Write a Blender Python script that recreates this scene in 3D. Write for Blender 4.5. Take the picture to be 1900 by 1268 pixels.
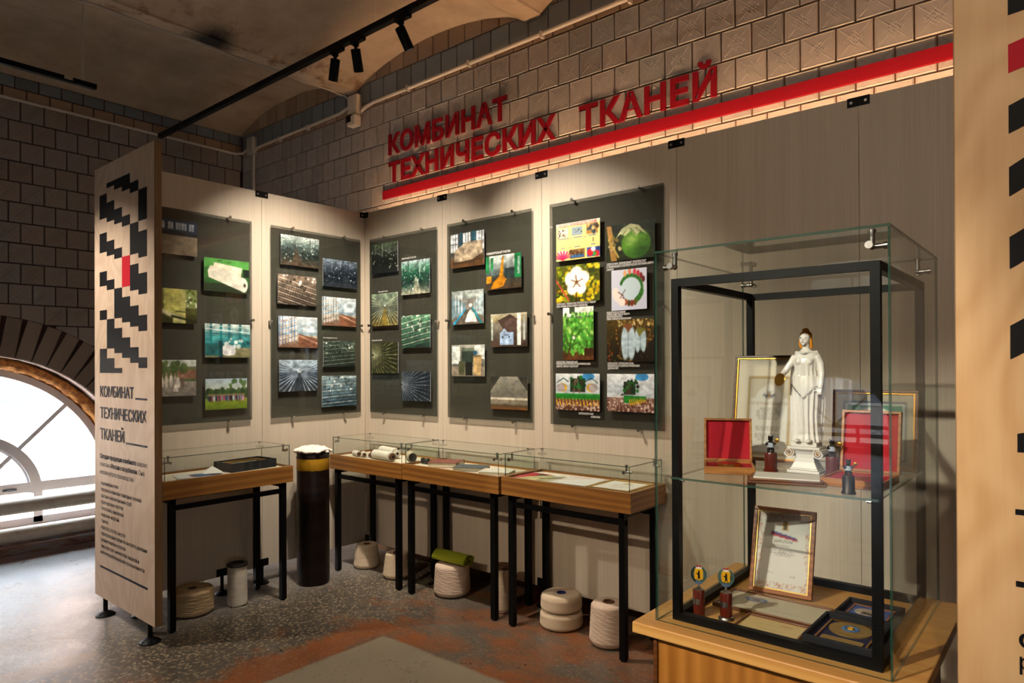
import bpy, bmesh, math, random
import numpy as np
from mathutils import Vector, Matrix, noise
from mathutils.geometry import tessellate_polygon

scene = bpy.context.scene
for o in list(bpy.data.objects):
    bpy.data.objects.remove(o)
COL = scene.collection
rnd = random.Random(7)
PI = math.pi

# ------------------------------------------------------------------ camera
cam = bpy.data.cameras.new('camera')
camo = bpy.data.objects.new('camera', cam)
COL.objects.link(camo)
CAMP = Vector((4.62044, -3.58410, 1.59559))
CR = Vector((0.76625135, 0.64252673, -0.00427429))
CU = Vector((0.00617491, -0.00071175, 0.99998068))
CF = Vector((-0.64251128, 0.76626294, 0.00451293))
FPX, PY = 1259.84, 672.6
camo.matrix_world = Matrix(((CR.x, CU.x, -CF.x, CAMP.x), (CR.y, CU.y, -CF.y, CAMP.y),
                            (CR.z, CU.z, -CF.z, CAMP.z), (0, 0, 0, 1)))
cam.sensor_width = 36.0
cam.lens = FPX / 1900 * 36
cam.shift_y = (PY - 634) / 1900
cam.clip_start = 0.05
scene.camera = camo


def ray(u, v):
    return CF + CR * ((u - 950) / FPX) + CU * ((PY - v) / FPX)


def onX(u, v, x):
    d = ray(u, v)
    return CAMP + d * ((x - CAMP.x) / d.x)


def onY(u, v, y):
    d = ray(u, v)
    return CAMP + d * ((y - CAMP.y) / d.y)


def onZ(u, v, z):
    d = ray(u, v)
    return CAMP + d * ((z - CAMP.z) / d.z)


def seen(p, m=60):
    d = Vector(p) - CAMP
    k = d.dot(CF)
    if k < 0.1:
        return False
    u = 950 + FPX * d.dot(CR) / k
    v = PY - FPX * d.dot(CU) / k
    return -m < u < 1900 + m and -m < v < 1268 + m


# ------------------------------------------------------------------ world, exposure
scene.view_settings.view_transform = 'Standard'
scene.view_settings.look = 'None'
scene.view_settings.exposure = 0.38
scene.view_settings.gamma = 1.0
scene.view_settings.use_curve_mapping = False
world = bpy.data.worlds.new('overcast_sky')
scene.world = world
world.use_nodes = True
bg = world.node_tree.nodes['Background']
bg.inputs[0].default_value = (0.74, 0.86, 1.0, 1)
bg.inputs[1].default_value = 34.0
scene.cycles.max_bounces = 8
scene.cycles.diffuse_bounces = 4
scene.cycles.glossy_bounces = 4
scene.cycles.transmission_bounces = 6
scene.cycles.transparent_max_bounces = 40
scene.cycles.sample_clamp_indirect = 4.0
scene.cycles.caustics_reflective = False
scene.cycles.caustics_refractive = False
SPOT_W = 1.0


def light(kind, loc, energy, color, target=None, **kw):
    d = bpy.data.lights.new(kind.lower() + '_light', kind)
    d.energy = energy
    d.color = color
    for k, v in kw.items():
        if k == 'portal':
            d.cycles.is_portal = v
        else:
            setattr(d, k, v)
    o = bpy.data.objects.new(kind.lower() + '_light', d)
    o.location = loc
    if target is not None:
        o.rotation_euler = (Vector(target) - Vector(loc)).to_track_quat('-Z', 'Y').to_euler()
    COL.objects.link(o)
    return o


# ------------------------------------------------------------------ materials
def lin(h):
    if isinstance(h, str):
        h = h.lstrip('#')
        c = [int(h[i:i + 2], 16) / 255 for i in (0, 2, 4)]
        return tuple(x / 12.92 if x <= 0.04045 else ((x + 0.055) / 1.055) ** 2.4 for x in c)
    return tuple(h[:3])


class NT:
    """small node helper"""
    def __init__(s, name):
        s.m = bpy.data.materials.new(name)
        s.m.use_nodes = True
        s.t = s.m.node_tree
        s.b = s.t.nodes['Principled BSDF']
        s.out = s.t.nodes['Material Output']

    def n(s, typ, **kw):
        nd = s.t.nodes.new(typ)
        for k, v in kw.items():
            if k.startswith('i_'):
                key = k[2:]
                key = int(key) if key.isdigit() else key.replace('_', ' ')
                if hasattr(v, 'is_linked') or isinstance(v, bpy.types.NodeSocket):
                    s.t.links.new(v, nd.inputs[key])
                else:
                    nd.inputs[key].default_value = v
            else:
                setattr(nd, k, v)
        return nd

    def link(s, a, b):
        s.t.links.new(a, b)

    def ramp(s, fac, stops, interp='LINEAR'):
        r = s.n('ShaderNodeValToRGB')
        r.color_ramp.interpolation = interp
        while len(r.color_ramp.elements) > 1:
            r.color_ramp.elements.remove(r.color_ramp.elements[-1])
        for i, (p, c) in enumerate(stops):
            e = r.color_ramp.elements[0] if i == 0 else r.color_ramp.elements.new(p)
            e.position = p
            e.color = tuple(lin(c)) + (1,)
        s.link(fac, r.inputs[0])
        return r.outputs[0]

    def coord(s, scale=(1, 1, 1), rot=(0, 0, 0), kind='Object', loc=(0, 0, 0)):
        tc = s.n('ShaderNodeTexCoord')
        mp = s.n('ShaderNodeMapping')
        mp.inputs['Scale'].default_value = scale
        mp.inputs['Rotation'].default_value = rot
        mp.inputs['Location'].default_value = loc
        s.link(tc.outputs[kind], mp.inputs[0])
        return mp.outputs[0]

    def wcoord(s, scale=(1, 1, 1), loc=(0, 0, 0)):
        g = s.n('ShaderNodeNewGeometry')
        mp = s.n('ShaderNodeMapping')
        mp.inputs['Scale'].default_value = scale
        mp.inputs['Location'].default_value = loc
        s.link(g.outputs['Position'], mp.inputs[0])
        return mp.outputs[0]

    def noise(s, vec, scale, detail=4, rough=0.6, out=0, dist=0.0):
        nd = s.n('ShaderNodeTexNoise')
        nd.inputs['Scale'].default_value = scale
        nd.inputs['Detail'].default_value = detail
        nd.inputs['Roughness'].default_value = rough
        nd.inputs['Distortion'].default_value = dist
        s.link(vec, nd.inputs['Vector'])
        return nd.outputs[out]

    def mix(s, fac, a, b, blend='MIX'):
        nd = s.n('ShaderNodeMix', data_type='RGBA', blend_type=blend)
        for sock, v in ((nd.inputs[0], fac), (nd.inputs[6], a), (nd.inputs[7], b)):
            if isinstance(v, bpy.types.NodeSocket):
                s.link(v, sock)
            elif isinstance(v, (int, float)):
                sock.default_value = v
            else:
                sock.default_value = tuple(lin(v)) + (1,)
        return nd.outputs[2]

    def math(s, op, a, b=0.0, clamp=False):
        nd = s.n('ShaderNodeMath', operation=op, use_clamp=clamp)
        for i, v in enumerate((a, b)):
            if isinstance(v, bpy.types.NodeSocket):
                s.link(v, nd.inputs[i])
            else:
                nd.inputs[i].default_value = v
        return nd.outputs[0]

    def bump(s, h, strength=0.3, dist=0.01):
        b = s.n('ShaderNodeBump')
        b.inputs['Strength'].default_value = strength
        b.inputs['Distance'].default_value = dist
        s.link(h, b.inputs['Height'])
        s.link(b.outputs[0], s.b.inputs['Normal'])

    def base(s, c, rough=0.5, metal=0.0, spec=0.5):
        if isinstance(c, bpy.types.NodeSocket):
            s.link(c, s.b.inputs['Base Color'])
        else:
            s.b.inputs['Base Color'].default_value = tuple(lin(c)) + (1,)
        if isinstance(rough, bpy.types.NodeSocket):
            s.link(rough, s.b.inputs['Roughness'])
        else:
            s.b.inputs['Roughness'].default_value = rough
        s.b.inputs['Metallic'].default_value = metal
        s.b.inputs['Specular IOR Level'].default_value = spec
        return s.m


MAT = {}


def plain(name, c, rough=0.5, metal=0.0, var=0.06, scale=30, bump=0.0, spec=0.5):
    k = NT(name)
    v = k.coord()
    n = k.noise(v, scale, 3)
    c = lin(c)
    a = tuple(min(1, x * (1 - var)) for x in c)
    b = tuple(min(1, x * (1 + var)) for x in c)
    k.base(k.mix(n, a, b), rough, metal, spec)
    if bump:
        k.bump(n, bump, 0.004)
    MAT[name] = k.m
    return k.m


def wood(name, c0, c1, scale, rough=0.4, axis=0, fine=1.0):
    """grain running along the given object axis"""
    k = NT(name)
    sc = [9.0, 9.0, 9.0]
    sc[axis] = 0.7
    v = k.coord(tuple(x * scale for x in sc))
    n1 = k.noise(v, 1.6, 6, 0.6, dist=0.6)
    sc2 = [60.0, 60.0, 60.0]
    sc2[axis] = 1.2
    v2 = k.coord(tuple(x * scale for x in sc2))
    n2 = k.noise(v2, 1.0, 3)
    w = k.n('ShaderNodeTexWave', wave_type='BANDS', bands_direction='Z' if axis != 2 else 'X')
    k.link(v, w.inputs['Vector'])
    w.inputs['Scale'].default_value = 0.55
    w.inputs['Distortion'].default_value = 7.0
    w.inputs['Detail'].default_value = 2.5
    f = k.math('ADD', k.math('MULTIPLY', n1, 0.5), k.math('MULTIPLY', w.outputs[1], 0.28))
    f = k.math('ADD', f, k.math('MULTIPLY', n2, 0.3 * fine))
    k.base(k.ramp(f, [(0.25, c0), (0.8, c1)]), rough)
    k.bump(f, 0.08, 0.002)
    MAT[name] = k.m
    return k.m


plain('black_metal', '#070707', 0.45, 0.0, 0.2, 60, spec=0.14)
plain('black_paint', '#090909', 0.5, spec=0.2)
plain('chrome', '#c9c6c0', 0.22, 1.0, 0.05)
plain('silver', '#b9b5ad', 0.3, 1.0, 0.08)
plain('gold', '#c9953f', 0.3, 1.0, 0.1)
plain('brass_plate', '#c8a560', 0.38, 0.8, 0.08)
plain('red_paint', '#7c0213', 0.6, 0, 0.03, spec=0.2)
plain('print_black', '#0d0d10', 0.6, 0, 0.04, spec=0.15)
plain('print_red', '#b00620', 0.6, 0, 0.04, spec=0.2)
plain('print_navy', '#1f1e28', 0.6, 0, 0.04, spec=0.15)
plain('ink', '#2b2a2c', 0.6, 0, 0.02)
plain('ink_gold', '#9a7f52', 0.6, 0, 0.02)
plain('ink_red', '#c4376a', 0.6, 0, 0.02)
plain('caption_white', '#e8e6e0', 0.5, 0, 0.02)
plain('paper', '#e6e2d8', 0.6, 0, 0.03)
plain('mat_board', '#e3dcc8', 0.7, 0, 0.03)
plain('red_velvet', '#b0021e', 0.85, 0, 0.15, 90)
plain('navy_velvet', '#10143a', 0.8, 0, 0.15, 90)
plain('black_velvet', '#0c0d14', 0.75, 0, 0.15, 90)
plain('conduit_white', '#cfc4b4', 0.45, 0, 0.05, 12)
plain('box_grey', '#b8b2a6', 0.5, 0, 0.05, 12)
plain('upvc_white', '#e6e4e8', 0.35, 0, 0.02)
plain('cotton', '#e9dfd0', 0.95, 0, 0.06, 60, 0.6)
plain('porcelain', '#e9e6e0', 0.16, 0, 0.02)
plain('orange_glaze', '#d98a1e', 0.25, 0, 0.1)
plain('dark_bronze', '#2a2420', 0.38, 0.6, 0.2)
plain('pale_cloth', '#aab6c8', 0.5)
plain('mahogany', '#5a1d10', 0.25, 0, 0.25, 14)
plain('shield_yellow', '#e0a512', 0.4)
plain('wreath_green', '#5f7f77', 0.4, 0.2, 0.3, 40)
plain('wreath_blue', '#4f6c92', 0.4, 0.2, 0.2, 40)
plain('crown_red', '#9c1020', 0.45)
plain('enamel_blue', '#45689c', 0.35, 0, 0.2)
plain('green_fabric', '#8f9a14', 0.9, 0, 0.12, 120, 0.4)
plain('bobbin_wood', '#5b3c26', 0.5, 0, 0.2)
plain('dark_bakelite', '#1c1411', 0.4, 0, 0.2)
plain('blue_core', '#1a2358', 0.5)
plain('steel_dark', '#3b3a3a', 0.3, 0.8)
plain('book_red', '#7a4238', 0.65, 0, 0.1, 50)
plain('book_grey', '#4c5254', 0.65, 0, 0.1, 50)
plain('book_white', '#c9c3b6', 0.6, 0, 0.05)
plain('page_block', '#d2c4a8', 0.8, 0, 0.1, 80)
plain('mortar', '#3a241a', 0.95, 0, 0.3, 40, 0.5)
plain('mortar_light', '#6b4a30', 0.95, 0, 0.35, 60, 0.6)
plain('tray_lining', '#cfc3ae', 0.8, 0, 0.04)
plain('led_channel', '#d9d6cf', 0.4)
plain('yellow_band', '#b98a10', 0.6, 0, 0.2, 30)
plain('far_plaster', '#b8a894', 0.85, 0, 0.1, 3)
plain('cable_white', '#bdb0a0', 0.6)
wood('oak', '#6e4218', '#a87436', 1.6, 0.38, 0)
wood('oak_y', '#6e4218', '#a87436', 1.6, 0.38, 1)
wood('ash_top', '#b9803a', '#dcab62', 1.4, 0.35, 0)
wood('ash_front', '#8a5418', '#b97e36', 1.3, 0.38, 2)
wood('frame_brown', '#3d2110', '#75441f', 3.0, 0.35, 0)
wood('frame_red', '#6d3312', '#a8642c', 3.0, 0.35, 0)
wood('box_oak', '#8f5320', '#bf8244', 3.0, 0.4, 0)
wood('ply_edge', '#7a5c3c', '#a98860', 1.5, 0.6, 2)


def mk_laminate():
    k = NT('laminate')
    v = k.wcoord((130, 130, 1.6))
    n = k.noise(v, 1.0, 4, 0.6)
    v2 = k.wcoord((14, 14, 0.25))
    n2 = k.noise(v2, 1.0, 3)
    f = k.math('ADD', k.math('MULTIPLY', n, 0.6), k.math('MULTIPLY', n2, 0.4))
    k.base(k.ramp(f, [(0.3, '#b9ab97'), (0.7, '#cec1ad')]), 0.5)
    k.bump(n, 0.05, 0.001)
    MAT['laminate'] = k.m


def mk_plywood(name, warm):
    k = NT(name)
    v = k.coord((1.0, 1.0, 0.55))
    n1 = k.noise(v, 2.6, 2, 0.45, dist=0.5)
    ring = k.math('ADD', k.math('MULTIPLY', k.math('SINE', k.math('MULTIPLY', n1, 70.0)), 0.5), 0.5)
    n = k.noise(k.coord((40, 40, 3)), 1.0, 3)
    n2 = k.noise(v, 1.5, 3)
    f = k.math('ADD', k.math('MULTIPLY', ring, 0.15), k.math('ADD', k.math('MULTIPLY', n, 0.3), k.math('MULTIPLY', n2, 0.45)))
    c = [(0.25, '#bd9463'), (0.75, '#dcba8c')] if warm else [(0.25, '#b89d86'), (0.75, '#d8c4ae')]
    k.base(k.ramp(f, c), 0.45, 0, 0.3)
    MAT[name] = k.m


def mk_tile(name, stops, rough=0.5):
    k = NT(name)
    oi = k.n('ShaderNodeObjectInfo')
    c = k.ramp(oi.outputs['Random'], stops)
    n = k.noise(k.wcoord((1, 1, 1)), 22, 4)
    n2 = k.noise(k.wcoord((1, 1, 1)), 3, 2)
    c = k.mix(k.math('MULTIPLY', n, 0.3), c, '#5a4a40')
    c = k.mix(k.math('MULTIPLY', n2, 0.2), c, '#9c8c80')
    k.base(c, rough)
    k.bump(n, 0.15, 0.002)
    MAT[name] = k.m


def mk_vault():
    k = NT('vault_plaster')
    p = k.wcoord()
    n = k.noise(p, 2.0, 5, 0.65)
    c = k.ramp(n, [(0.3, '#9c866c'), (0.7, '#bda78c')])
    n2 = k.noise(k.wcoord((1.2, 0.5, 1)), 1.7, 4, 0.7)
    st = k.ramp(n2, [(0.55, (0, 0, 0)), (0.75, (1, 1, 1))])
    c = k.mix(k.math('MULTIPLY', st, 0.35), c, '#6d4a2c')
    # damp stain along the plastered beam
    sep = k.n('ShaderNodeSeparateXYZ')
    k.link(p, sep.inputs[0])
    dx = k.math('ABSOLUTE', k.math('ADD', sep.outputs[0], 0.36))
    band = k.math('SUBTRACT', 1.0, k.math('MULTIPLY', dx, 3.2), clamp=True)
    rust = k.math('MULTIPLY', band, k.ramp(k.noise(p, 6, 5, 0.7), [(0.5, (0, 0, 0)), (0.62, (1, 1, 1))]))
    c = k.mix(k.math('MULTIPLY', rust, 0.85), c, '#6b3f16')
    # soot mark where a hook hangs
    dv = k.n('ShaderNodeVectorMath', operation='DISTANCE')
    k.link(p, dv.inputs[0])
    dv.inputs[1].default_value = (-0.40, -1.12, 4.07)
    so = k.math('SUBTRACT', 1.0, k.math('MULTIPLY', dv.outputs['Value'], 4.6), clamp=True)
    so = k.math('MULTIPLY', so, k.math('ADD', k.noise(p, 9, 4), 0.55), clamp=True)
    c = k.mix(k.math('MULTIPLY', so, 1.5, clamp=True), c, '#120a05')
    k.base(c, 0.9)
    k.bump(k.noise(p, 9, 6, 0.7), 0.25, 0.01)
    MAT['vault_plaster'] = k.m


def mk_floor():
    k = NT('terrazzo')
    p = k.wcoord()
    sep = k.n('ShaderNodeSeparateXYZ')
    k.link(p, sep.inputs[0])
    X, Y = sep.outputs[0], sep.outputs[1]
    # terrazzo chips
    vo = k.n('ShaderNodeTexVoronoi', feature='F1')
    k.link(k.wcoord((1, 0.75, 1)), vo.inputs['Vector'])
    vo.inputs['Scale'].default_value = 60
    vo.inputs['Randomness'].default_value = 1.0
    chip = k.ramp(vo.outputs['Distance'], [(0.34, (1, 1, 1)), (0.50, (0, 0, 0))])
    sepc = k.n('ShaderNodeSeparateColor')
    k.link(vo.outputs['Color'], sepc.inputs[0])
    pick = k.ramp(sepc.outputs[0], [(0.22, (0, 0, 0)), (0.36, (1, 1, 1))])
    chip = k.math('MULTIPLY', chip, pick)
    n = k.noise(p, 1.2, 5, 0.65)
    n5 = k.noise(p, 5, 5, 0.7)
    basec = k.ramp(n, [(0.3, '#3c3731'), (0.7, '#5a534a')])
    chipc = k.ramp(sepc.outputs[1], [(0.0, '#75684f'), (1.0, '#a8997c')])
    inx0 = k.math('MULTIPLY', k.math('SUBTRACT', X, 0.75), 1.3, clamp=True)
    chip = k.math('MULTIPLY', chip, k.math('SUBTRACT', 1.0, k.math('MULTIPLY', inx0, 0.75)))
    ter = k.mix(chip, basec, chipc)
    film = k.ramp(k.noise(p, 0.8, 5, 0.7), [(0.45, (0, 0, 0)), (0.7, (1, 1, 1))])
    ter = k.mix(k.math('MULTIPLY', film, 0.35), ter, '#5a534c')
    # dusty grey film, paled towards the window to stand in for daylight
    dust_daylight = k.math('MULTIPLY', k.math('SUBTRACT', 0.55, X), 1.1, clamp=True)
    dust_daylight = k.math('MULTIPLY', dust_daylight, k.ramp(k.noise(p, 1.6, 5, 0.7), [(0.3, (0.25, 0.25, 0.25)), (0.6, (1, 1, 1))]))
    ter = k.mix(k.math('MULTIPLY', dust_daylight, 0.75), ter, '#a5a3a2')
    # old orange paint rubbed off in patches
    oran = k.mix(n5, '#66330f', '#98541e')
    om = k.math('ADD', k.noise(k.wcoord((0.9, 1.5, 1)), 2.6, 6, 0.72), 0.0)
    inx = k.ramp(k.math('MULTIPLY', k.math('SUBTRACT', X, 0.55), 0.8, clamp=True), [(0.0, (0, 0, 0)), (0.9, (1, 1, 1))])
    stripe = k.math('SUBTRACT', 1.0, k.math('MULTIPLY', k.math('ABSOLUTE', k.math('SUBTRACT', X, 1.31)), 5.5), clamp=True)
    stripe = k.math('MULTIPLY', stripe, k.math('LESS_THAN', Y, -0.85))
    amount = k.math('ADD', k.math('MULTIPLY', inx, 0.20), k.math('MULTIPLY', stripe, 0.32))
    of = k.ramp(k.math('ADD', om, amount), [(0.61, (0, 0, 0)), (0.80, (1, 1, 1))])
    of = k.math('MULTIPLY', of, k.math('GREATER_THAN', X, 0.4))
    fl = k.mix(k.math('MULTIPLY', of, k.math('ADD', 0.45, k.math('MULTIPLY', k.noise(p, 11, 5, 0.7), 0.55)), clamp=True), ter, oran)
    # worn speckle over the paint
    sp = k.ramp(k.noise(p, 45, 3, 0.7), [(0.58, (0, 0, 0)), (0.66, (1, 1, 1))])
    fl = k.mix(k.math('MULTIPLY', sp, 0.55), fl, '#8f8470')
    # newer poured rectangle of concrete
    cx = k.math('MULTIPLY', k.math('SUBTRACT', k.math('ADD', X, k.math('MULTIPLY', n5, 0.04)), 1.46), 40, clamp=True)
    cy = k.math('MULTIPLY', k.math('SUBTRACT', k.math('MULTIPLY', k.math('ADD', Y, k.math('MULTIPLY', n5, 0.06)), -1.0), 0.95), 40, clamp=True)
    cm = k.math('MULTIPLY', cx, cy)
    cm = k.math('MULTIPLY', cm, k.math('LESS_THAN', X, 3.4))
    vo2 = k.n('ShaderNodeTexVoronoi', feature='F1')
    k.link(p, vo2.inputs['Vector'])
    vo2.inputs['Scale'].default_value = 40
    sc2 = k.n('ShaderNodeSeparateColor')
    k.link(vo2.outputs['Color'], sc2.inputs[0])
    dark = k.math('MULTIPLY', k.ramp(vo2.outputs['Distance'], [(0.15, (1, 1, 1)), (0.3, (0, 0, 0))]), k.math('GREATER_THAN', sc2.outputs[0], 0.72))
    conc = k.mix(n, '#6f6656', '#8a7f6d')
    conc = k.mix(k.math('MULTIPLY', dark, 0.7), conc, '#4f463a')
    fl = k.mix(cm, fl, conc)
    # filled tan repair near the window side
    tx = k.math('DIVIDE', k.math('SUBTRACT', X, 0.40), 0.10)
    ty = k.math('DIVIDE', k.math('ADD', Y, 2.45), 0.30)
    td = k.math('ADD', k.math('POWER', tx, 2.0), k.math('POWER', ty, 2.0))
    td = k.math('ADD', td, k.math('MULTIPLY', n5, 0.9))
    tm = k.math('LESS_THAN', td, 1.35)
    fl = k.mix(tm, fl, k.mix(n5, '#6d5d47', '#857256'))
    # pinkish painted edge by the window wall
    pk = k.math('MULTIPLY', k.math('LESS_THAN', k.math('ADD', X, k.math('MULTIPLY', n5, 0.25)), -1.95), 1.0)
    fl = k.mix(k.math('MULTIPLY', pk, 0.7), fl, '#7d5a50')
    rg = k.ramp(k.noise(p, 2.2, 5, 0.7), [(0.3, (0.24, 0.24, 0.24)), (0.7, (0.42, 0.42, 0.42))])
    k.base(fl, rg, spec=0.45)
    k.bump(k.math('ADD', k.noise(p, 14, 6, 0.7), k.math('MULTIPLY', chip, 0.25)), 0.12, 0.006)
    MAT['terrazzo'] = k.m


def mk_yarn(name, c0, c1, zscale):
    k = NT(name)
    v = k.coord((9, 9, zscale))
    n = k.noise(v, 1.0, 5, 0.6, dist=0.8)
    w = k.n('ShaderNodeTexWave', wave_type='BANDS', bands_direction='Z')
    k.link(k.coord((1.0, 1.0, 1.0)), w.inputs['Vector'])
    w.inputs['Scale'].default_value = zscale * 1.6
    w.inputs['Distortion'].default_value = 5.0
    w.inputs['Detail'].default_value = 2.0
    w.inputs['Detail Scale'].default_value = 3.0
    f = k.math('ADD', k.math('MULTIPLY', n, 0.6), k.math('MULTIPLY', w.outputs[1], 0.4))
    k.base(k.ramp(f, [(0.25, c0), (0.7, c1)]), 0.92)
    k.bump(f, 0.7, 0.004)
    MAT[name] = k.m


def mk_glass(name, tint, ior=1.45, edge=None):
    k = NT(name)
    tr = k.n('ShaderNodeBsdfTransparent')
    tr.inputs[0].default_value = tuple(tint) + (1,)
    gl = k.n('ShaderNodeBsdfGlossy')
    gl.inputs['Roughness'].default_value = 0.0
    gl.inputs['Color'].default_value = (1, 1, 1, 1)
    fr = k.n('ShaderNodeFresnel')
    fr.inputs[0].default_value = ior
    geo = k.n('ShaderNodeNewGeometry')
    fac = k.math('MULTIPLY', fr.outputs[0], k.math('SUBTRACT', 1.0, geo.outputs['Backfacing']))
    mx = k.n('ShaderNodeMixShader')
    k.link(fac, mx.inputs[0])
    k.link(tr.outputs[0], mx.inputs[1])
    k.link(gl.outputs[0], mx.inputs[2])
    k.link(mx.outputs[0], k.out.inputs[0])
    k.t.nodes.remove(k.b)
    MAT[name] = k.m


def mk_glass_edge():
    k = NT('glass_edge')
    k.base('#2c4a3e', 0.1, 0, 0.8)
    k.b.inputs['Alpha'].default_value = 0.8
    MAT['glass_edge'] = k.m


def mk_print():
    k = NT('print')
    a = k.n('ShaderNodeAttribute', attribute_name='Col')
    k.base(a.outputs['Color'], 0.32)
    MAT['print'] = k.m
    k = NT('print_matte')
    a = k.n('ShaderNodeAttribute', attribute_name='Col')
    k.base(a.outputs['Color'], 0.6)
    MAT['print_matte'] = k.m


def mk_emit(name, c, s):
    k = NT(name)
    e = k.n('ShaderNodeEmission')
    e.inputs[0].default_value = tuple(c) + (1,)
    e.inputs[1].default_value = s
    k.link(e.outputs[0], k.out.inputs[0])
    MAT[name] = k.m


def mk_drum():
    k = NT('drum_fibre')
    n = k.noise(k.coord((3, 3, 10)), 2.0, 5, 0.7)
    k.base(k.ramp(n, [(0.35, '#0c0705'), (0.62, '#20120c'), (0.75, '#3c281c')]), 0.4, 0, 0.25)
    k.bump(n, 0.2, 0.004)
    MAT['drum_fibre'] = k.m


def mk_foam():
    k = NT('foam')
    n = k.noise(k.wcoord(), 28, 4, 0.6)
    k.base(k.ramp(n, [(0.3, '#6e3a10'), (0.65, '#b87a35')]), 0.85)
    k.bump(n, 0.6, 0.01)
    MAT['foam'] = k.m
    k = NT('reveal_plaster')
    n = k.noise(k.wcoord((1, 1, 1)), 9, 6, 0.7)
    k.base(k.ramp(n, [(0.4, '#6a5149'), (0.5, '#b9a29a'), (0.75, '#cdbcb4')]), 0.9)
    k.bump(n, 0.4, 0.01)
    MAT['reveal_plaster'] = k.m
    k = NT('old_pipe_paint')
    n = k.noise(k.wcoord((3, 3, 3)), 4, 6, 0.75)
    k.base(k.ramp(n, [(0.28, '#7a5a46'), (0.36, '#c2b29e'), (0.7, '#d6c8b6')]), 0.5)
    k.bump(n, 0.15, 0.005)
    MAT['old_pipe_paint'] = k.m
    k = NT('stained_base')
    n = k.noise(k.wcoord((0.8, 1, 6)), 5, 6, 0.75)
    k.base(k.ramp(n, [(0.35, '#4a2a20'), (0.5, '#8b6a5a'), (0.62, '#7f8c92'), (0.7, '#a48f80')]), 0.8)
    k.bump(n, 0.3, 0.01)
    MAT['stained_base'] = k.m


mk_laminate()
mk_plywood('plywood_pale', False)
mk_plywood('plywood_warm', True)
mk_tile('tile_grey', [(0.0, '#938b85'), (0.35, '#a79f98'), (0.7, '#aca097'), (1.0, '#989693')])
mk_tile('tile_beige', [(0.0, '#8c6f55'), (1.0, '#a58a6e')])
mk_tile('tile_blue', [(0.0, '#5e6a70'), (1.0, '#75848c')], 0.4)
mk_tile('tile_left', [(0.0, '#8a7d73'), (0.5, '#988a7e'), (1.0, '#8e8883')])
mk_tile('brick_tan', [(0.0, '#7b6a5a'), (1.0, '#8e7c6a')])
mk_vault()
mk_floor()
mk_yarn('yarn_cream', '#b8a082', '#dac8ac', 70)
mk_yarn('yarn_pink', '#bfa48e', '#dcc6b2', 45)
mk_yarn('yarn_beige', '#a58a60', '#c9b088', 40)
mk_yarn('yarn_white', '#c4bba8', '#e6dfd0', 60)
mk_glass('clear_glass', (0.965, 0.985, 0.975))
mk_glass('smoked_glass', (0.545, 0.565, 0.56))
mk_glass('window_glass', (0.97, 0.98, 0.98))
mk_glass_edge()
mk_print()
mk_drum()
mk_foam()
mk_emit('led_face', (1.0, 0.60, 0.33), 76.0)
mk_emit('lamp_face', (1.0, 0.82, 0.62), 6.0)

# ------------------------------------------------------------------ mesh helpers
ORG = {}


def org(o):
    return ORG.get(o.name, Vector((0, 0, 0))) if o is not None else Vector((0, 0, 0))


def tag(o, label=None, cat=None, group=None, kind=None):
    if label:
        o['label'] = label
    if cat:
        o['category'] = cat
    if group:
        o['group'] = group
    if kind:
        o['kind'] = kind
    return o


def thing(name, loc, label, cat, group=None, kind=None):
    o = bpy.data.objects.new(name, None)
    o.empty_display_size = 0.1
    COL.objects.link(o)
    o.location = loc
    ORG[o.name] = Vector(loc)
    return tag(o, label, cat, group, kind)


class Fr:
    """a plane in the room: origin, right, up, normal = right x up"""
    def __init__(s, o, r, u):
        s.o, s.r, s.u = Vector(o), Vector(r).normalized(), Vector(u).normalized()
        s.n = s.r.cross(s.u)

    def p(s, a, b, c=0.0):
        return s.o + s.r * a + s.u * b + s.n * c


WORLD = Fr((0, 0, 0), (1, 0, 0), (0, 1, 0))       # p(x, y, z)


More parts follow.
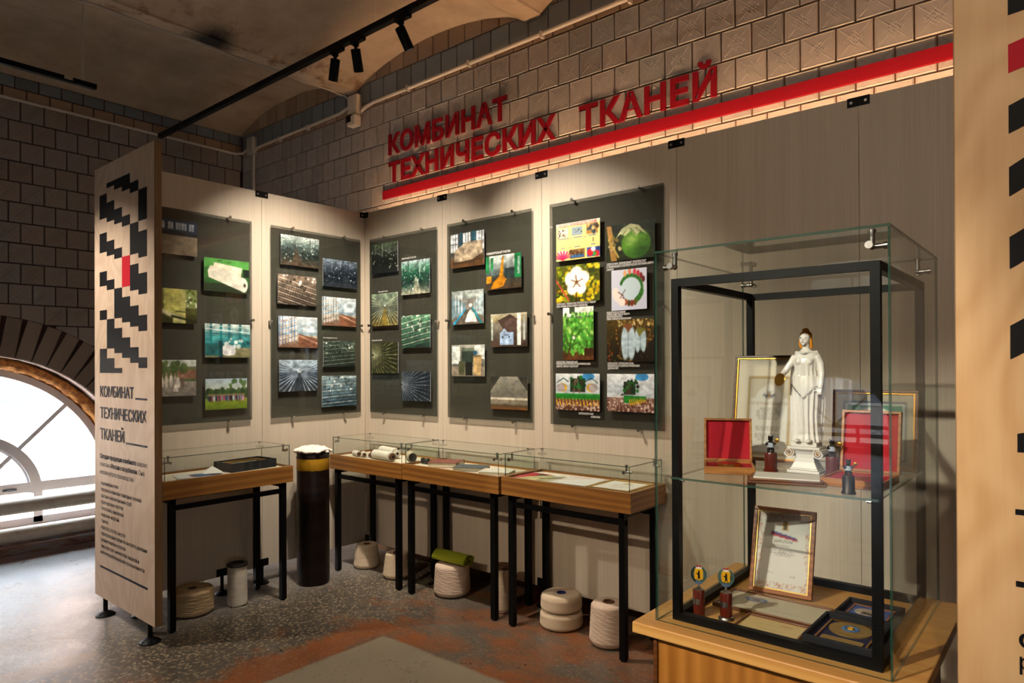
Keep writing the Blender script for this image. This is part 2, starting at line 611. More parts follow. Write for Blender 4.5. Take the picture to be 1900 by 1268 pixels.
class MB:
    def __init__(s, fr=None):
        s.v, s.f, s.m, s.fr = [], [], [], fr

    def P(s, a, b, c):
        return s.fr.p(a, b, c) if s.fr else Vector((a, b, c))

    def add(s, vs, fs, m=0):
        k = len(s.v)
        s.v += [Vector(x) for x in vs]
        s.f += [tuple(i + k for i in f) for f in fs]
        s.m += [m] * len(fs)
        return s

    def box(s, a0, b0, c0, a1, b1, c1, m=0, em=None):
        if a0 > a1: a0, a1 = a1, a0
        if b0 > b1: b0, b1 = b1, b0
        if c0 > c1: c0, c1 = c1, c0
        vs = [s.P(a, b, c) for c in (c0, c1) for b in (b0, b1) for a in (a0, a1)]
        fs = [(0, 2, 3, 1), (4, 5, 7, 6), (0, 1, 5, 4), (2, 6, 7, 3), (0, 4, 6, 2), (1, 3, 7, 5)]
        k = len(s.f)
        s.add(vs, fs, m)
        if em is not None:                       # pane: the two largest faces keep m, the rim takes em
            d = (a1 - a0, b1 - b0, c1 - c0)
            i = d.index(min(d))
            keep = {0: (4, 5), 1: (2, 3), 2: (0, 1)}[i]
            for j in range(6):
                if j not in keep:
                    s.m[k + j] = em
        return s

    def obox(s, c, ax, ay, az, m=0):
        c, ax, ay, az = Vector(c), Vector(ax), Vector(ay), Vector(az)
        vs = [c + ax * i + ay * j + az * k for k in (-1, 1) for j in (-1, 1) for i in (-1, 1)]
        return s.add(vs, [(0, 2, 3, 1), (4, 5, 7, 6), (0, 1, 5, 4), (2, 6, 7, 3), (0, 4, 6, 2), (1, 3, 7, 5)], m)

    def cyl(s, p0, p1, r0, r1=None, n=16, m=0, caps=True):
        p0, p1 = Vector(p0), Vector(p1)
        r1 = r0 if r1 is None else r1
        d = (p1 - p0).normalized()
        a = d.orthogonal().normalized()
        b = d.cross(a)
        vs = []
        for p, r in ((p0, r0), (p1, r1)):
            for i in range(n):
                t = 2 * PI * i / n
                vs.append(p + a * (r * math.cos(t)) + b * (r * math.sin(t)))
        fs = [(i, (i + 1) % n, n + (i + 1) % n, n + i) for i in range(n)]
        if caps:
            fs += [tuple(range(n - 1, -1, -1)), tuple(range(n, 2 * n))]
        return s.add(vs, fs, m)

    def lathe(s, c, prof, n=32, m=0, axis=(0, 0, 1), fn=None):
        c = Vector(c)
        d = Vector(axis).normalized()
        a = d.orthogonal().normalized() if abs(d.z) < 0.99 else Vector((1, 0, 0))
        b = d.cross(a)
        vs = []
        for j, (r, z) in enumerate(prof):
            for i in range(n):
                t = 2 * PI * i / n
                q = r * (fn(t, z, r) if fn else 1.0)
                vs.append(c + a * (q * math.cos(t)) + b * (q * math.sin(t)) + d * z)
        fs = []
        for j in range(len(prof) - 1):
            for i in range(n):
                i2 = (i + 1) % n
                fs.append((j * n + i, j * n + i2, (j + 1) * n + i2, (j + 1) * n + i))
        if prof[0][0] > 1e-6:
            fs.append(tuple(range(n - 1, -1, -1)))
        if prof[-1][0] > 1e-6:
            fs.append(tuple(range((len(prof) - 1) * n, len(prof) * n)))
        return s.add(vs, fs, m)

    def tube(s, pts, r, n=8, m=0, radii=None):
        pts = [Vector(p) for p in pts]
        vs = []
        prev = None
        for i, p in enumerate(pts):
            d = (pts[min(i + 1, len(pts) - 1)] - pts[max(i - 1, 0)]).normalized()
            a = d.orthogonal().normalized() if prev is None else (prev - d * prev.dot(d)).normalized()
            prev = a
            b = d.cross(a)
            rr = radii[i] if radii else r
            for k in range(n):
                t = 2 * PI * k / n
                vs.append(p + a * (rr * math.cos(t)) + b * (rr * math.sin(t)))
        fs = []
        for i in range(len(pts) - 1):
            for k in range(n):
                k2 = (k + 1) % n
                fs.append((i * n + k, i * n + k2, (i + 1) * n + k2, (i + 1) * n + k))
        fs += [tuple(range(n - 1, -1, -1)), tuple(range((len(pts) - 1) * n, len(pts) * n))]
        return s.add(vs, fs, m)

    def prism(s, poly, c0, c1, m=0):
        """polygon in (a, b) of the frame, between the two offsets along its normal"""
        n = len(poly)
        ar = sum(poly[i][0] * poly[(i + 1) % n][1] - poly[(i + 1) % n][0] * poly[i][1] for i in range(n))
        if ar < 0:
            poly = poly[::-1]
        if c0 > c1:
            c0, c1 = c1, c0
        vs = [s.P(a, b, c0) for a, b in poly] + [s.P(a, b, c1) for a, b in poly]
        tris = tessellate_polygon([[Vector((a, b, 0)) for a, b in poly]])
        fs = []
        for t in tris:
            q = [poly[i] for i in t]
            w = (q[1][0] - q[0][0]) * (q[2][1] - q[0][1]) - (q[2][0] - q[0][0]) * (q[1][1] - q[0][1])
            t = t if w > 0 else t[::-1]
            fs.append(tuple(n + i for i in t))
            fs.append(tuple(reversed(t)))
        fs += [(i, (i + 1) % n, n + (i + 1) % n, n + i) for i in range(n)]
        return s.add(vs, fs, m)

    def ball(s, c, rx, ry=None, rz=None, n=16, k=10, m=0, rot=None):
        ry = rx if ry is None else ry
        rz = rx if rz is None else rz
        c = Vector(c)
        vs, fs = [], []
        for j in range(1, k):
            f = PI * j / k
            for i in range(n):
                t = 2 * PI * i / n
                q = Vector((rx * math.sin(f) * math.cos(t), ry * math.sin(f) * math.sin(t), rz * math.cos(f)))
                vs.append(c + (rot @ q if rot else q))
        top = Vector((0, 0, rz)); bot = Vector((0, 0, -rz))
        vs += [c + (rot @ top if rot else top), c + (rot @ bot if rot else bot)]
        T, B = len(vs) - 2, len(vs) - 1
        for i in range(n):
            i2 = (i + 1) % n
            fs.append((T, i, i2))
            for j in range(k - 2):
                fs.append((j * n + i, (j + 1) * n + i, (j + 1) * n + i2, j * n + i2))
            fs.append((B, (k - 2) * n + i2, (k - 2) * n + i))
        return s.add(vs, fs, m)

    def mesh(s, name, o):
        me = bpy.data.meshes.new(name)
        me.from_pydata([tuple(v - o) for v in s.v], [], s.f)
        return me

    def build(s, name, mats, parent=None, smooth=None, at=None, bevel=0.0):
        """link as one mesh; without a parent the object's own origin goes to `at`"""
        o = org(parent) if parent is not None else Vector(at if at is not None else (0, 0, 0))
        me = s.mesh(name, o)
        if isinstance(mats, str):
            mats = [mats]
        for k in mats:
            me.materials.append(MAT[k])
        me.polygons.foreach_set('material_index', s.m)
        if smooth is not None:
            me.shade_smooth()
            me.set_sharp_from_angle(angle=math.radians(smooth))
        me.update()
        ob = bpy.data.objects.new(name, me)
        COL.objects.link(ob)
        ORG[ob.name] = o
        if parent is not None:
            ob.parent = parent
        else:
            ob.location = o
        if bevel:
            b = ob.modifiers.new('edge', 'BEVEL')
            b.width = bevel
            b.segments = 2
            b.limit_method = 'ANGLE'
        return ob


def struct(name, mb, mats, **kw):
    return tag(mb.build(name, mats, **kw), kind='structure')


def remesh(mb, voxel, smooth_iter=0):
    """fuse overlapping pieces into one continuous surface"""
    me = bpy.data.meshes.new('tmp')
    me.from_pydata([tuple(v) for v in mb.v], [], mb.f)
    ob = bpy.data.objects.new('tmp', me)
    COL.objects.link(ob)
    r = ob.modifiers.new('r', 'REMESH')
    r.mode = 'VOXEL'
    r.voxel_size = voxel
    if smooth_iter:
        s = ob.modifiers.new('s', 'SMOOTH')
        s.iterations = smooth_iter
        s.factor = 0.5
    dg = bpy.context.evaluated_depsgraph_get()
    ev = ob.evaluated_get(dg)
    m2 = ev.to_mesh()
    out = MB()
    out.v = [v.co.copy() for v in m2.vertices]
    out.f = [tuple(p.vertices) for p in m2.polygons]
    out.m = [0] * len(out.f)
    ev.to_mesh_clear()
    bpy.data.objects.remove(ob)
    bpy.data.meshes.remove(me)
    return out


_tc = {}


def glyphs(body, bold=0.0, align='LEFT', space=1.0, line=1.0):
    """flat outline mesh of a text, cap height = 1"""
    key = (body, bold, align, space, line)
    if key in _tc:
        return _tc[key]
    c = bpy.data.curves.new('t', 'FONT')
    c.body = body
    c.offset = bold
    c.align_x = align
    c.space_character = space
    c.space_line = line
    c.resolution_u = 3
    o = bpy.data.objects.new('t', c)
    COL.objects.link(o)
    dg = bpy.context.evaluated_depsgraph_get()
    ev = o.evaluated_get(dg)
    m = ev.to_mesh()
    k = 1 / 0.729
    vs = [(v.co.x * k, v.co.y * k) for v in m.vertices]
    m.calc_loop_triangles()
    fs = [tuple(t.vertices) for t in m.loop_triangles]
    ev.to_mesh_clear()
    bpy.data.objects.remove(o)
    bpy.data.curves.remove(c)
    _tc[key] = (vs, fs)
    return _tc[key]


def lettering(name, body, fr, a, b, cap, mat, parent, width=None, depth=0.0006, lift=0.0005, bold=0.0, align='LEFT', line=1.0, space=1.0, fat=0.0):
    """text on the plane: (a, b) is the left end of the first baseline, cap the letter height in metres"""
    vs, fs = glyphs(body, bold, align, space, line)
    if not vs:
        return None
    x0 = min(v[0] for v in vs); x1 = max(v[0] for v in vs)
    sx = cap if width is None else width / (x1 - x0)
    off = x0 if align == 'LEFT' else 0
    n = len(vs)
    mb = MB()
    # front and back sheets plus the walls between them
    V = [fr.p(a + (x - off) * sx, b + y * cap, lift + depth) for x, y in vs] + [fr.p(a + (x - off) * sx, b + y * cap, lift) for x, y in vs]
    F = []
    edges = {}
    for t in fs:
        w = (vs[t[1]][0] - vs[t[0]][0]) * (vs[t[2]][1] - vs[t[0]][1]) - (vs[t[2]][0] - vs[t[0]][0]) * (vs[t[1]][1] - vs[t[0]][1])
        t = t if w > 0 else t[::-1]
        F.append(t)
        for i in range(3):
            e = (t[i], t[(i + 1) % 3])
            edges[e] = edges.get(e, 0) + 1
    if depth > 0.002:
        for (i, j) in list(edges):
            if (j, i) not in edges:
                F.append((j, i, n + i, n + j))
    mb.add(V, F)
    if fat:                                   # heavier strokes
        for i, q in enumerate((-fat, fat)):
            mb.add([v + fr.r * q + fr.n * (0.0004 * (i + 1)) for v in V], F)
    return mb.build(name, mat, parent)


# ------------------------------------------------------------------ painted prints (vertex colours)
class Pic:
    def __init__(s, w=96, h=70, c='#808080'):
        s.w, s.h = w, h
        s.U, s.V = np.meshgrid((np.arange(w) + 0.5) / w, (np.arange(h) + 0.5) / h)
        s.c = np.zeros((h, w, 3))
        s.c[:] = s.k(c)

    @staticmethod
    def k(c):
        if isinstance(c, str):
            c = c.lstrip('#')
            c = c if len(c) == 6 else ''.join(x * 2 for x in c)
            return np.array([int(c[i:i + 2], 16) / 255 for i in (0, 2, 4)])
        return np.array(c)

    def put(s, m, c, a=1.0):
        m = (m * a)[..., None] if m.dtype != bool else (m.astype(float) * a)[..., None]
        s.c = s.c * (1 - m) + s.k(c) * m
        return s

    def g(s, c0, c1, y0=0.0, y1=1.0):
        t = np.clip((s.V - y0) / (y1 - y0), 0, 1)[..., None]
        m = ((s.V >= y0) & (s.V <= y1))[..., None]
        s.c = np.where(m, s.k(c0) * (1 - t) + s.k(c1) * t, s.c)
        return s

    def r(s, x0, y0, x1, y1, c, a=1.0):
        return s.put((s.U >= x0) & (s.U <= x1) & (s.V >= y0) & (s.V <= y1), c, a)

    def e(s, x, y, rx, ry, c, a=1.0, soft=None):
        soft = 0.8 / (s.w * max(rx, 1e-4)) if soft is None else soft
        d = np.sqrt(((s.U - x) / rx) ** 2 + ((s.V - y) / ry) ** 2)
        return s.put(np.clip((1 + soft - d) / (2 * soft), 0, 1), c, a)

    def p(s, pts, c, a=1.0):
        ins = np.zeros_like(s.U, bool)
        n = len(pts)
        for i in range(n):
            x0, y0 = pts[i]
            x1, y1 = pts[(i + 1) % n]
            if y0 == y1:
                continue
            cr = ((y0 > s.V) != (y1 > s.V)) & (s.U < (x1 - x0) * (s.V - y0) / (y1 - y0) + x0)
            ins ^= cr
        return s.put(ins, c, a)

    def l(s, x0, y0, x1, y1, w, c, a=1.0):
        dx, dy = x1 - x0, y1 - y0
        L = dx * dx + dy * dy + 1e-9
        t = np.clip(((s.U - x0) * dx + (s.V - y0) * dy) / L, 0, 1)
        d = np.hypot(s.U - x0 - t * dx, s.V - y0 - t * dy)
        return s.put(np.clip(1.5 - d / w, 0, 1), c, a)

    def n(s, amp=0.2, f=8, seed=0, x0=0, y0=0, x1=1, y1=1):
        R = np.random.RandomState(seed)
        t = np.zeros_like(s.U)
        for o in range(4):
            g = R.rand(int(f * 2 ** o) + 2, int(f * 2 ** o) + 2)
            k = g.shape[0] - 1.001
            i, j = (s.V * k).astype(int), (s.U * k).astype(int)
            a, b = s.V * k - i, s.U * k - j
            t += (g[i, j] * (1 - a) * (1 - b) + g[i + 1, j] * a * (1 - b) + g[i, j + 1] * (1 - a) * b + g[i + 1, j + 1] * a * b - 0.5) / 2 ** o
        m = ((s.U >= x0) & (s.U <= x1) & (s.V >= y0) & (s.V <= y1))
        s.c = np.where(m[..., None], np.clip(s.c * (1 + amp * 2 * t[..., None]), 0, 1), s.c)
        return s

    def s(self, n, x0, y0, x1, y1, r, cols, seed=0, asp=1.4):
        R = random.Random(seed)
        for i in range(n):
            q = r * R.uniform(0.6, 1.3)
            self.e(R.uniform(x0, x1), R.uniform(y0, y1), q, q * asp, R.choice(cols), 0.9, 0.18)
        return self

    def fan(s, x, y, n, a0, a1, c, w=0.012, L=1.5, a=0.8, r0=0.05):
        for i in range(n):
            t = math.radians(a0 + (a1 - a0) * i / max(1, n - 1))
            s.l(x + r0 * math.cos(t), y + r0 * math.sin(t), x + L * math.cos(t), y + L * math.sin(t), w, c, a)
        return s

    def txt(s, rows, x0, x1, c, h=0.02, seed=0, a=0.6):
        """lines of small illegible writing"""
        R = random.Random(seed)
        for y, f in rows:
            m = (x0 + x1) / 2
            half = (x1 - x0) / 2 * f
            x = m - half
            while x < m + half:
                w = R.uniform(0.02, 0.07)
                s.r(x, y, min(x + w, m + half), y + h, c, a)
                x += w + 0.018
        return s

    def build(s, name, fr, a0, b0, a1, b1, lift, parent, mat='print', thick=0.003, label=None):
        w, h = s.w, s.h
        vs = [fr.p(a0 + (a1 - a0) * i / w, b0 + (b1 - b0) * j / h, lift) for j in range(h + 1) for i in range(w + 1)]
        fs = [(j * (w + 1) + i, j * (w + 1) + i + 1, (j + 1) * (w + 1) + i + 1, (j + 1) * (w + 1) + i) for j in range(h) for i in range(w)]
        nf = len(fs)
        k = len(vs)
        vs += [fr.p(a, b, lift - thick) for a, b in ((a0, b0), (a1, b0), (a1, b1), (a0, b1))]
        q = (0, w, h * (w + 1) + w, h * (w + 1))
        fs += [(k + 3, k + 2, k + 1, k), (q[1], q[0], k, k + 1), (q[2], q[1], k + 1, k + 2), (q[3], q[2], k + 2, k + 3), (q[0], q[3], k + 3, k)]
        mb = MB().add(vs, fs)
        ob = mb.build(name, mat, parent)
        s.c = 0.95 * np.clip(s.c, 0, 1) ** 1.15
        lc = np.where(s.c <= 0.04045, s.c / 12.92, ((np.clip(s.c, 0, 1) + 0.055) / 1.055) ** 2.4)
        at = ob.data.attributes.new('Col', 'FLOAT_COLOR', 'CORNER')
        arr = np.ones((len(ob.data.loops), 4), np.float32)
        arr[:, :3] = 0.75
        # interpolate cell colours to the corners for a smooth picture
        pad = np.pad(lc, ((1, 1), (1, 1), (0, 0)), mode='edge')
        cor = (pad[:-1, :-1] + pad[1:, :-1] + pad[:-1, 1:] + pad[1:, 1:]) / 4
        li = np.empty(len(ob.data.loops), np.int32)
        ob.data.loops.foreach_get('vertex_index', li)
        flat = cor.reshape(-1, 3)
        ok = (li < k) & (np.arange(len(li)) < nf * 4)
        arr[ok, :3] = flat[li[ok]]
        at.data.foreach_set('color', arr.ravel())
        if label:
            ob['label'] = label
        return ob


def poly_clip(poly, nx, ny, d):
    """keep the side nx*a + ny*b >= d"""
    out = []
    n = len(poly)
    for i in range(n):
        p, q = poly[i], poly[(i + 1) % n]
        fp = nx * p[0] + ny * p[1] - d
        fq = nx * q[0] + ny * q[1] - d
        if fp >= 0:
            out.append(p)
        if fp * fq < 0:
            t = fp / (fp - fq)
            out.append((p[0] + (q[0] - p[0]) * t, p[1] + (q[1] - p[1]) * t))
    return out


# ------------------------------------------------------------------ structure: the hall
XW, YB = -2.38, 0.20            # tile faces of the window wall and of the long wall
XR, YF = 9.2, -13.4
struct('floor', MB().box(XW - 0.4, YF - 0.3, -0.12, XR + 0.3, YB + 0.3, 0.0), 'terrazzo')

# ceiling: shallow brick vaults between plastered beams
BEAMS = [(-0.48, -0.33)] + [(-0.48 + 2.055 * i, -0.31 + 2.055 * i) for i in range(1, 5)]
spans = [(XW - 0.03, -0.48, 4.09)] + [(BEAMS[i][1], BEAMS[i + 1][0], 4.06) for i in range(4)] + [(BEAMS[4][1], XR + 0.1, 4.06)]
cm = MB()
NV = 28
for (x0, x1, zs) in spans:
    if x1 - x0 < 0.3:
        continue
    vs, fs = [], []
    rise = 0.2
    for i in range(NV + 1):
        t = i / NV
        z = zs + rise * (1 - (2 * t - 1) ** 2) ** 0.75
        x = x0 + (x1 - x0) * t
        for y in (YB + 0.2, YF - 0.2):
            vs.append((x, y, z))
        for y in (YF - 0.2, YB + 0.2):
            vs.append((x, y, z + 0.12))
    for i in range(NV):
        a, b = i * 4, i * 4 + 4
        for k in range(4):
            k2 = (k + 1) % 4
            fs.append((a + k, a + k2, b + k2, b + k))
    fs += [(3, 2, 1, 0), (NV * 4, NV * 4 + 1, NV * 4 + 2, NV * 4 + 3)]
    cm.add(vs, fs)
ceil = struct('ceiling', cm, 'vault_plaster', smooth=40)
for (x0, x1) in BEAMS:
    bm = MB()
    vs, fs = [], []
    ny = 60
    for j in range(ny + 1):
        y = YB + 0.15 + (YF - 0.2 - YB) * j / ny
        w = 0.012 * math.sin(j * 2.1) + 0.008 * math.sin(j * 5.3)
        for (x, z) in ((x0 - 0.012 + w, 4.085), (x0 + 0.012 + w, 4.05), (x1 - 0.012 + w * 0.6, 4.05), (x1 + 0.014 + w * 0.6, 4.085), (x1, 4.22), (x0, 4.22)):
            vs.append((x, y, z))
    for j in range(ny):
        for k in range(6):
            k2 = (k + 1) % 6
            fs.append((j * 6 + k2, j * 6 + k, (j + 1) * 6 + k, (j + 1) * 6 + k2))
    bm.add(vs, fs)
    bm.build('plastered_beam', 'vault_plaster', ceil, smooth=50)

# long tiled wall behind the partition
wb = struct('wall_back', MB().box(XW - 0.3, YB + 0.012, 0, XR + 0.3, YB + 0.35, 4.35), 'mortar_light')


def tile_mesh(name, w, h, mat, relief):
    """tile centred on the origin, face towards -Y"""
    mb = MB()
    a, b, t, e = w / 2, h / 2, 0.018, 0.004
    vs = [(-a, t, -b), (a, t, -b), (a, t, b), (-a, t, b), (-a, 0.003, -b), (a, 0.003, -b), (a, 0.003, b), (-a, 0.003, b),
          (-a + e, 0, -b + e), (a - e, 0, -b + e), (a - e, 0, b - e), (-a + e, 0, b - e)]
    fs = [(8, 9, 10, 11)] + [(i, (i + 1) % 4, 4 + (i + 1) % 4, 4 + i) for i in range(4)] + [(4 + i, 4 + (i + 1) % 4, 8 + (i + 1) % 4, 8 + i) for i in range(4)]
    mb.add(vs, fs)
    segs = []
    if relief:
        q = 0.68
        segs += [((-0.8, -0.8), (0.8, 0.8)), ((-0.8, 0.8), (0.8, -0.8))]
        if relief == 1:
            for i in range(5):
                s_ = -0.42 + 0.21 * i
                segs += [((-0.34 + s_ * 0.55, -0.34 - s_ * 0.55), (0.34 + s_ * 0.55, 0.34 - s_ * 0.55))] if i != 2 else []
                segs += [((-0.34 + s_ * 0.55, 0.34 + s_ * 0.55), (0.34 + s_ * 0.55, -0.34 + s_ * 0.55))] if i != 2 else []
        else:
            for i in range(4):
                s_ = -0.5 + 0.33 * i
                segs += [((-0.5 + s_ * 0.5, -0.5 - s_ * 0.5), (0.5 + s_ * 0.5, 0.5 - s_ * 0.5))]
        segs += [((-0.93, -0.93), (0.93, -0.93)), ((0.93, -0.93), (0.93, 0.93)), ((0.93, 0.93), (-0.93, 0.93)), ((-0.93, 0.93), (-0.93, -0.93))]
    for (p, q) in segs:
        p = Vector((p[0] * a, 0, p[1] * b))
        q = Vector((q[0] * a, 0, q[1] * b))
        d = (q - p).normalized()
        s_ = d.cross(Vector((0, 1, 0))) * 0.0017
        top = Vector((0, -0.0020, 0))
        mb.add([p + s_, p - s_, q - s_, q + s_, p + top, q + top], [(0, 4, 5, 3), (1, 2, 5, 4)])
    # faces must look at -Y
    me = mb.mesh(name, Vector((0, 0, 0)))
    bm_ = bmesh.new()
    bm_.from_mesh(me)
    for f in bm_.faces:
        if f.normal.y > 0.05:
            f.normal_flip()
    bm_.to_mesh(me)
    bm_.free()
    me.materials.append(MAT[mat])
    return me


PX, PZ = 0.178, 0.1755
rows = [(2.992 + PZ * k, 2.992 + PZ * (k + 1), 0.008 if k % 2 == 0 else 0.092, 'tile_grey') for k in range(-2, 5)]
rows += [(3.8695, 3.930, 0.05, 'tile_beige'), (3.930, 4.100, 0.008, 'tile_blue'), (4.100, 4.29, 0.092, 'tile_beige')]
tmesh = {}
rest = MB()
tcount = 0
for (z0, z1, off, mt) in rows:
    k0 = int((XW - off) / PX) - 1
    for k in range(k0, 66):
        xa, xb = off + k * PX, off + (k + 1) * PX
        xa, xb = max(xa, XW + 0.004), min(xb, XR)
        if xb - xa < 0.03:
            continue
        xc, zc = (xa + xb) / 2, (z0 + z1) / 2
        w, h = xb - xa - 0.008, z1 - z0 - 0.008
        vis = (seen((xc, YB, zc), 25) and xc < 4.45 and z1 > 2.95 and not (z0 > 4.2)) or (xc < 0 and z1 > 2.9 and seen((xc, YB, zc), 25))
        if vis:
            rel = 0 if mt != 'tile_grey' else (1 if xc > 0.25 or (k + int(z0 * 10)) % 3 else 2)
            key = (round(w, 3), round(h, 3), mt, rel)
            if key not in tmesh:
                tmesh[key] = tile_mesh('tile', w, h, mt, rel)
            o = bpy.data.objects.new('tile', tmesh[key])
            o.location = (xc, YB + rnd.uniform(-0.002, 0.001), zc)
            o.rotation_euler = (rnd.uniform(-0.006, 0.006), 0, rnd.uniform(-0.006, 0.006))
            o.parent = wb
            COL.objects.link(o)
            tcount += 1
        else:
            rest.box(xa + 0.004, YB, z0 + 0.004, xb - 0.004, YB + 0.018, z1 - 0.004)
tag(rest.build('tile_field', 'tile_grey', wb), kind='stuff')

# window wall with its arch
AY, AZ, AR = -2.12, 0.50, 1.20
EXR = 1.545
FL = Fr((XW, 0, 0), (0, 1, 0), (0, 0, 1))       # normal +X
hole = [(AY - AR, 0.16)] + [(AY - AR * math.cos(t), AZ + AR * math.sin(t)) for t in [PI * i / 48 for i in range(49)]] + [(AY + AR, 0.16)]
outer = [(YF - 0.3, 0.0), (YB + 0.3, 0.0), (YB + 0.3, 4.35), (YF - 0.3, 4.35)]
wl = MB(FL)
loops = [[Vector((a, b, 0)) for a, b in outer], [Vector((a, b, 0)) for a, b in hole]]
allp = outer + hole
for c, flip in ((-0.012, False), (-0.42, True)):
    k = len(wl.v)
    wl.v += [FL.p(a, b, c) for a, b in allp]
    for t in tessellate_polygon(loops):
        q = [allp[i] for i in t]
        w = (q[1][0] - q[0][0]) * (q[2][1] - q[0][1]) - (q[2][0] - q[0][0]) * (q[1][1] - q[0][1])
        t = t if (w > 0) != flip else t[::-1]
        wl.f.append(tuple(k + i for i in t))
        wl.m.append(0)
nh = len(hole)
k = len(wl.v)
wl.v += [FL.p(a, b, -0.012) for a, b in hole] + [FL.p(a, b, -0.42) for a, b in hole]
for i in range(nh):
    j = (i + 1) % nh
    wl.f.append((k + i, k + j, k + nh + j, k + nh + i))
    wl.m.append(1)
wleft = struct('wall_left', wl, ['mortar', 'reveal_plaster'])
rows = [(3.017 + 0.1755 * k, 3.017 + 0.1755 * (k + 1), -1.907 if k % 2 else -1.820, 'tile_left') for k in range(-17, 5)]
rows += [(3.897, 3.997, -1.775, 'tile_beige'), (3.997, 4.10, -1.86, 'tile_blue')]
rest = MB(FL)
PYT = 0.174
for (z0, z1, off, mt) in rows:
    for k in range(-66, 14):
        ya, yb = off + k * PYT, min(off + (k + 1) * PYT, YB - 0.004)
        if yb - ya < 0.03 or z0 < 0.0:
            continue
        rect = [(ya + 0.005, z0 + 0.005), (yb - 0.005, z0 + 0.005), (yb - 0.005, z1 - 0.005), (ya + 0.005, z1 - 0.005)]
        yc, zc = (ya + yb) / 2, (z0 + z1) / 2
        dmin = min(math.hypot(p[0] - AY, p[1] - AZ) for p in rect)
        dd = math.hypot(yc - AY, zc - AZ)
        if z1 <= 0.62 and abs(yc - AY) < AR + 0.1:
            continue
        cut = dmin < EXR and zc > 0.35
        if cut:
            nx, ny = (yc - AY) / dd, (zc - AZ) / dd
            rect = poly_clip(rect, nx, ny, nx * AY + ny * AZ + EXR)
            if len(rect) < 3:
                continue
            area = abs(sum(rect[i][0] * rect[(i + 1) % len(rect)][1] - rect[(i + 1) % len(rect)][0] * rect[i][1] for i in range(len(rect)))) / 2
            if area < 0.0008:
                continue
        vis = seen((XW, yc, zc), 40) and zc > 1.4 and yc > -2.35 and (yc < -0.95 or zc > 2.75)
        if vis:
            if cut:
                loc = Vector((XW, yc, zc))
                mb = MB(FL).prism(rect, -0.018, 0.0)
                me = mb.mesh('tile', loc)
                me.materials.append(MAT[mt])
                o = bpy.data.objects.new('tile', me)
                o.location = loc
            else:
                key = ('l', round(yb - ya, 3), round(z1 - z0, 3), mt)
                if key not in tmesh:
                    tmesh[key] = tile_mesh('tile', yb - ya - 0.010, z1 - z0 - 0.010, mt, 2 if mt == 'tile_left' else 0)
                o = bpy.data.objects.new('tile', tmesh[key])
                o.location = (XW + rnd.uniform(-0.001, 0.002), yc, zc)
                o.rotation_euler = (0, 0, PI / 2)
            o.parent = wleft
            COL.objects.link(o)
        elif math.hypot(yc - AY, zc - AZ) > EXR or zc < 0.5:
            rest.prism(rect, -0.018, 0.0)
tag(rest.build('tile_field', 'tile_left', wleft), kind='stuff')
# arch bricks, each square-sided so the joints open outward
da = 0.1005
for i in range(-17, 18):
    t = PI / 2 + (i + 0.35) * da
    if not 0.02 < t < PI - 0.02:
        continue
    c, s_ = math.cos(t), math.sin(t)
    w = 0.0565
    fr = Fr((XW, AY, AZ), (0, -s_, c), (0, c, s_))   # tangential, radial
    mb = MB()
    o0 = Vector((XW, AY + c * (AR + EXR) / 2, AZ + s_ * (AR + EXR) / 2))
    mb.obox(o0 + Vector((-0.02, 0, 0)), (0.024, 0, 0), Vector((0, -s_, c)) * w, Vector((0, c, s_)) * ((EXR - AR) / 2 - 0.004))
    mb.build('arch_brick', 'brick_tan', wleft)

# window set back in the arch
WX = XW - 0.24
WY, WZ, WR = -2.165, 0.465, 1.145
w1 = MB()


def arc_bar(mb, r0, r1, x0, x1, n=48, t0=0.0, t1=PI, yc=WY, zc=WZ, m=0):
    vs, fs = [], []
    for i in range(n + 1):
        t = t0 + (t1 - t0) * i / n
        for (r, x) in ((r0, x0), (r1, x0), (r1, x1), (r0, x1)):
            vs.append((x, yc + r * math.cos(t), zc + r * math.sin(t)))
    for i in range(n):
        for k in range(4):
            k2 = (k + 1) % 4
            fs.append((i * 4 + k, i * 4 + k2, (i + 1) * 4 + k2, (i + 1) * 4 + k))
    fs += [(3, 2, 1, 0), (n * 4, n * 4 + 1, n * 4 + 2, n * 4 + 3)]
    return mb.add(vs, fs, m)


win = struct('window_1', arc_bar(MB(), WR - 0.062, WR, WX - 0.07, WX), 'upvc_white', smooth=40)
arc_bar(MB(), 0.485, 0.567, WX - 0.07, WX + 0.008).build('window_frame', 'upvc_white', win, smooth=40)
arc_bar(MB(), 0.467, 0.485, WX - 0.06, WX - 0.015).build('window_frame', 'upvc_white', win, smooth=40)
MB().box(WX - 0.07, WY - WR, 0.475, WX, WY + WR, 0.565).build('transom', 'upvc_white', win)
MB().box(WX - 0.07, WY - WR, 0.18, WX, WY + WR, 0.25).build('window_frame', 'upvc_white', win)
for yy in (WY - WR + 0.03, WY - 0.53, WY + 0.535, WY + WR - 0.03):
    MB().box(WX - 0.07, yy - 0.035, 0.2, WX, yy + 0.035, 0.5).build('mullion', 'upvc_white', win)
for t in (46, 90, 134):
    a = math.radians(t)
    d = Vector((0, math.cos(a), math.sin(a)))
    e = Vector((0, -math.sin(a), math.cos(a)))
    for (r0, r1) in ((0.56, WR - 0.05), (0.0, 0.475)):
        c = Vector((WX - 0.03, WY, WZ)) + d * ((r0 + r1) / 2)
        MB().obox(c, (0.026, 0, 0), e * 0.018, d * ((r1 - r0) / 2)).build('muntin', 'upvc_white', win)
gp = MB()
n = 48
pts = [(WY + 1.1 * math.cos(PI * i / n), WZ + 1.1 * math.sin(PI * i / n)) for i in range(n + 1)]
gp.fr = Fr((WX - 0.045, 0, 0), (0, 1, 0), (0, 0, 1))
gp.prism(pts, 0, 0.006)
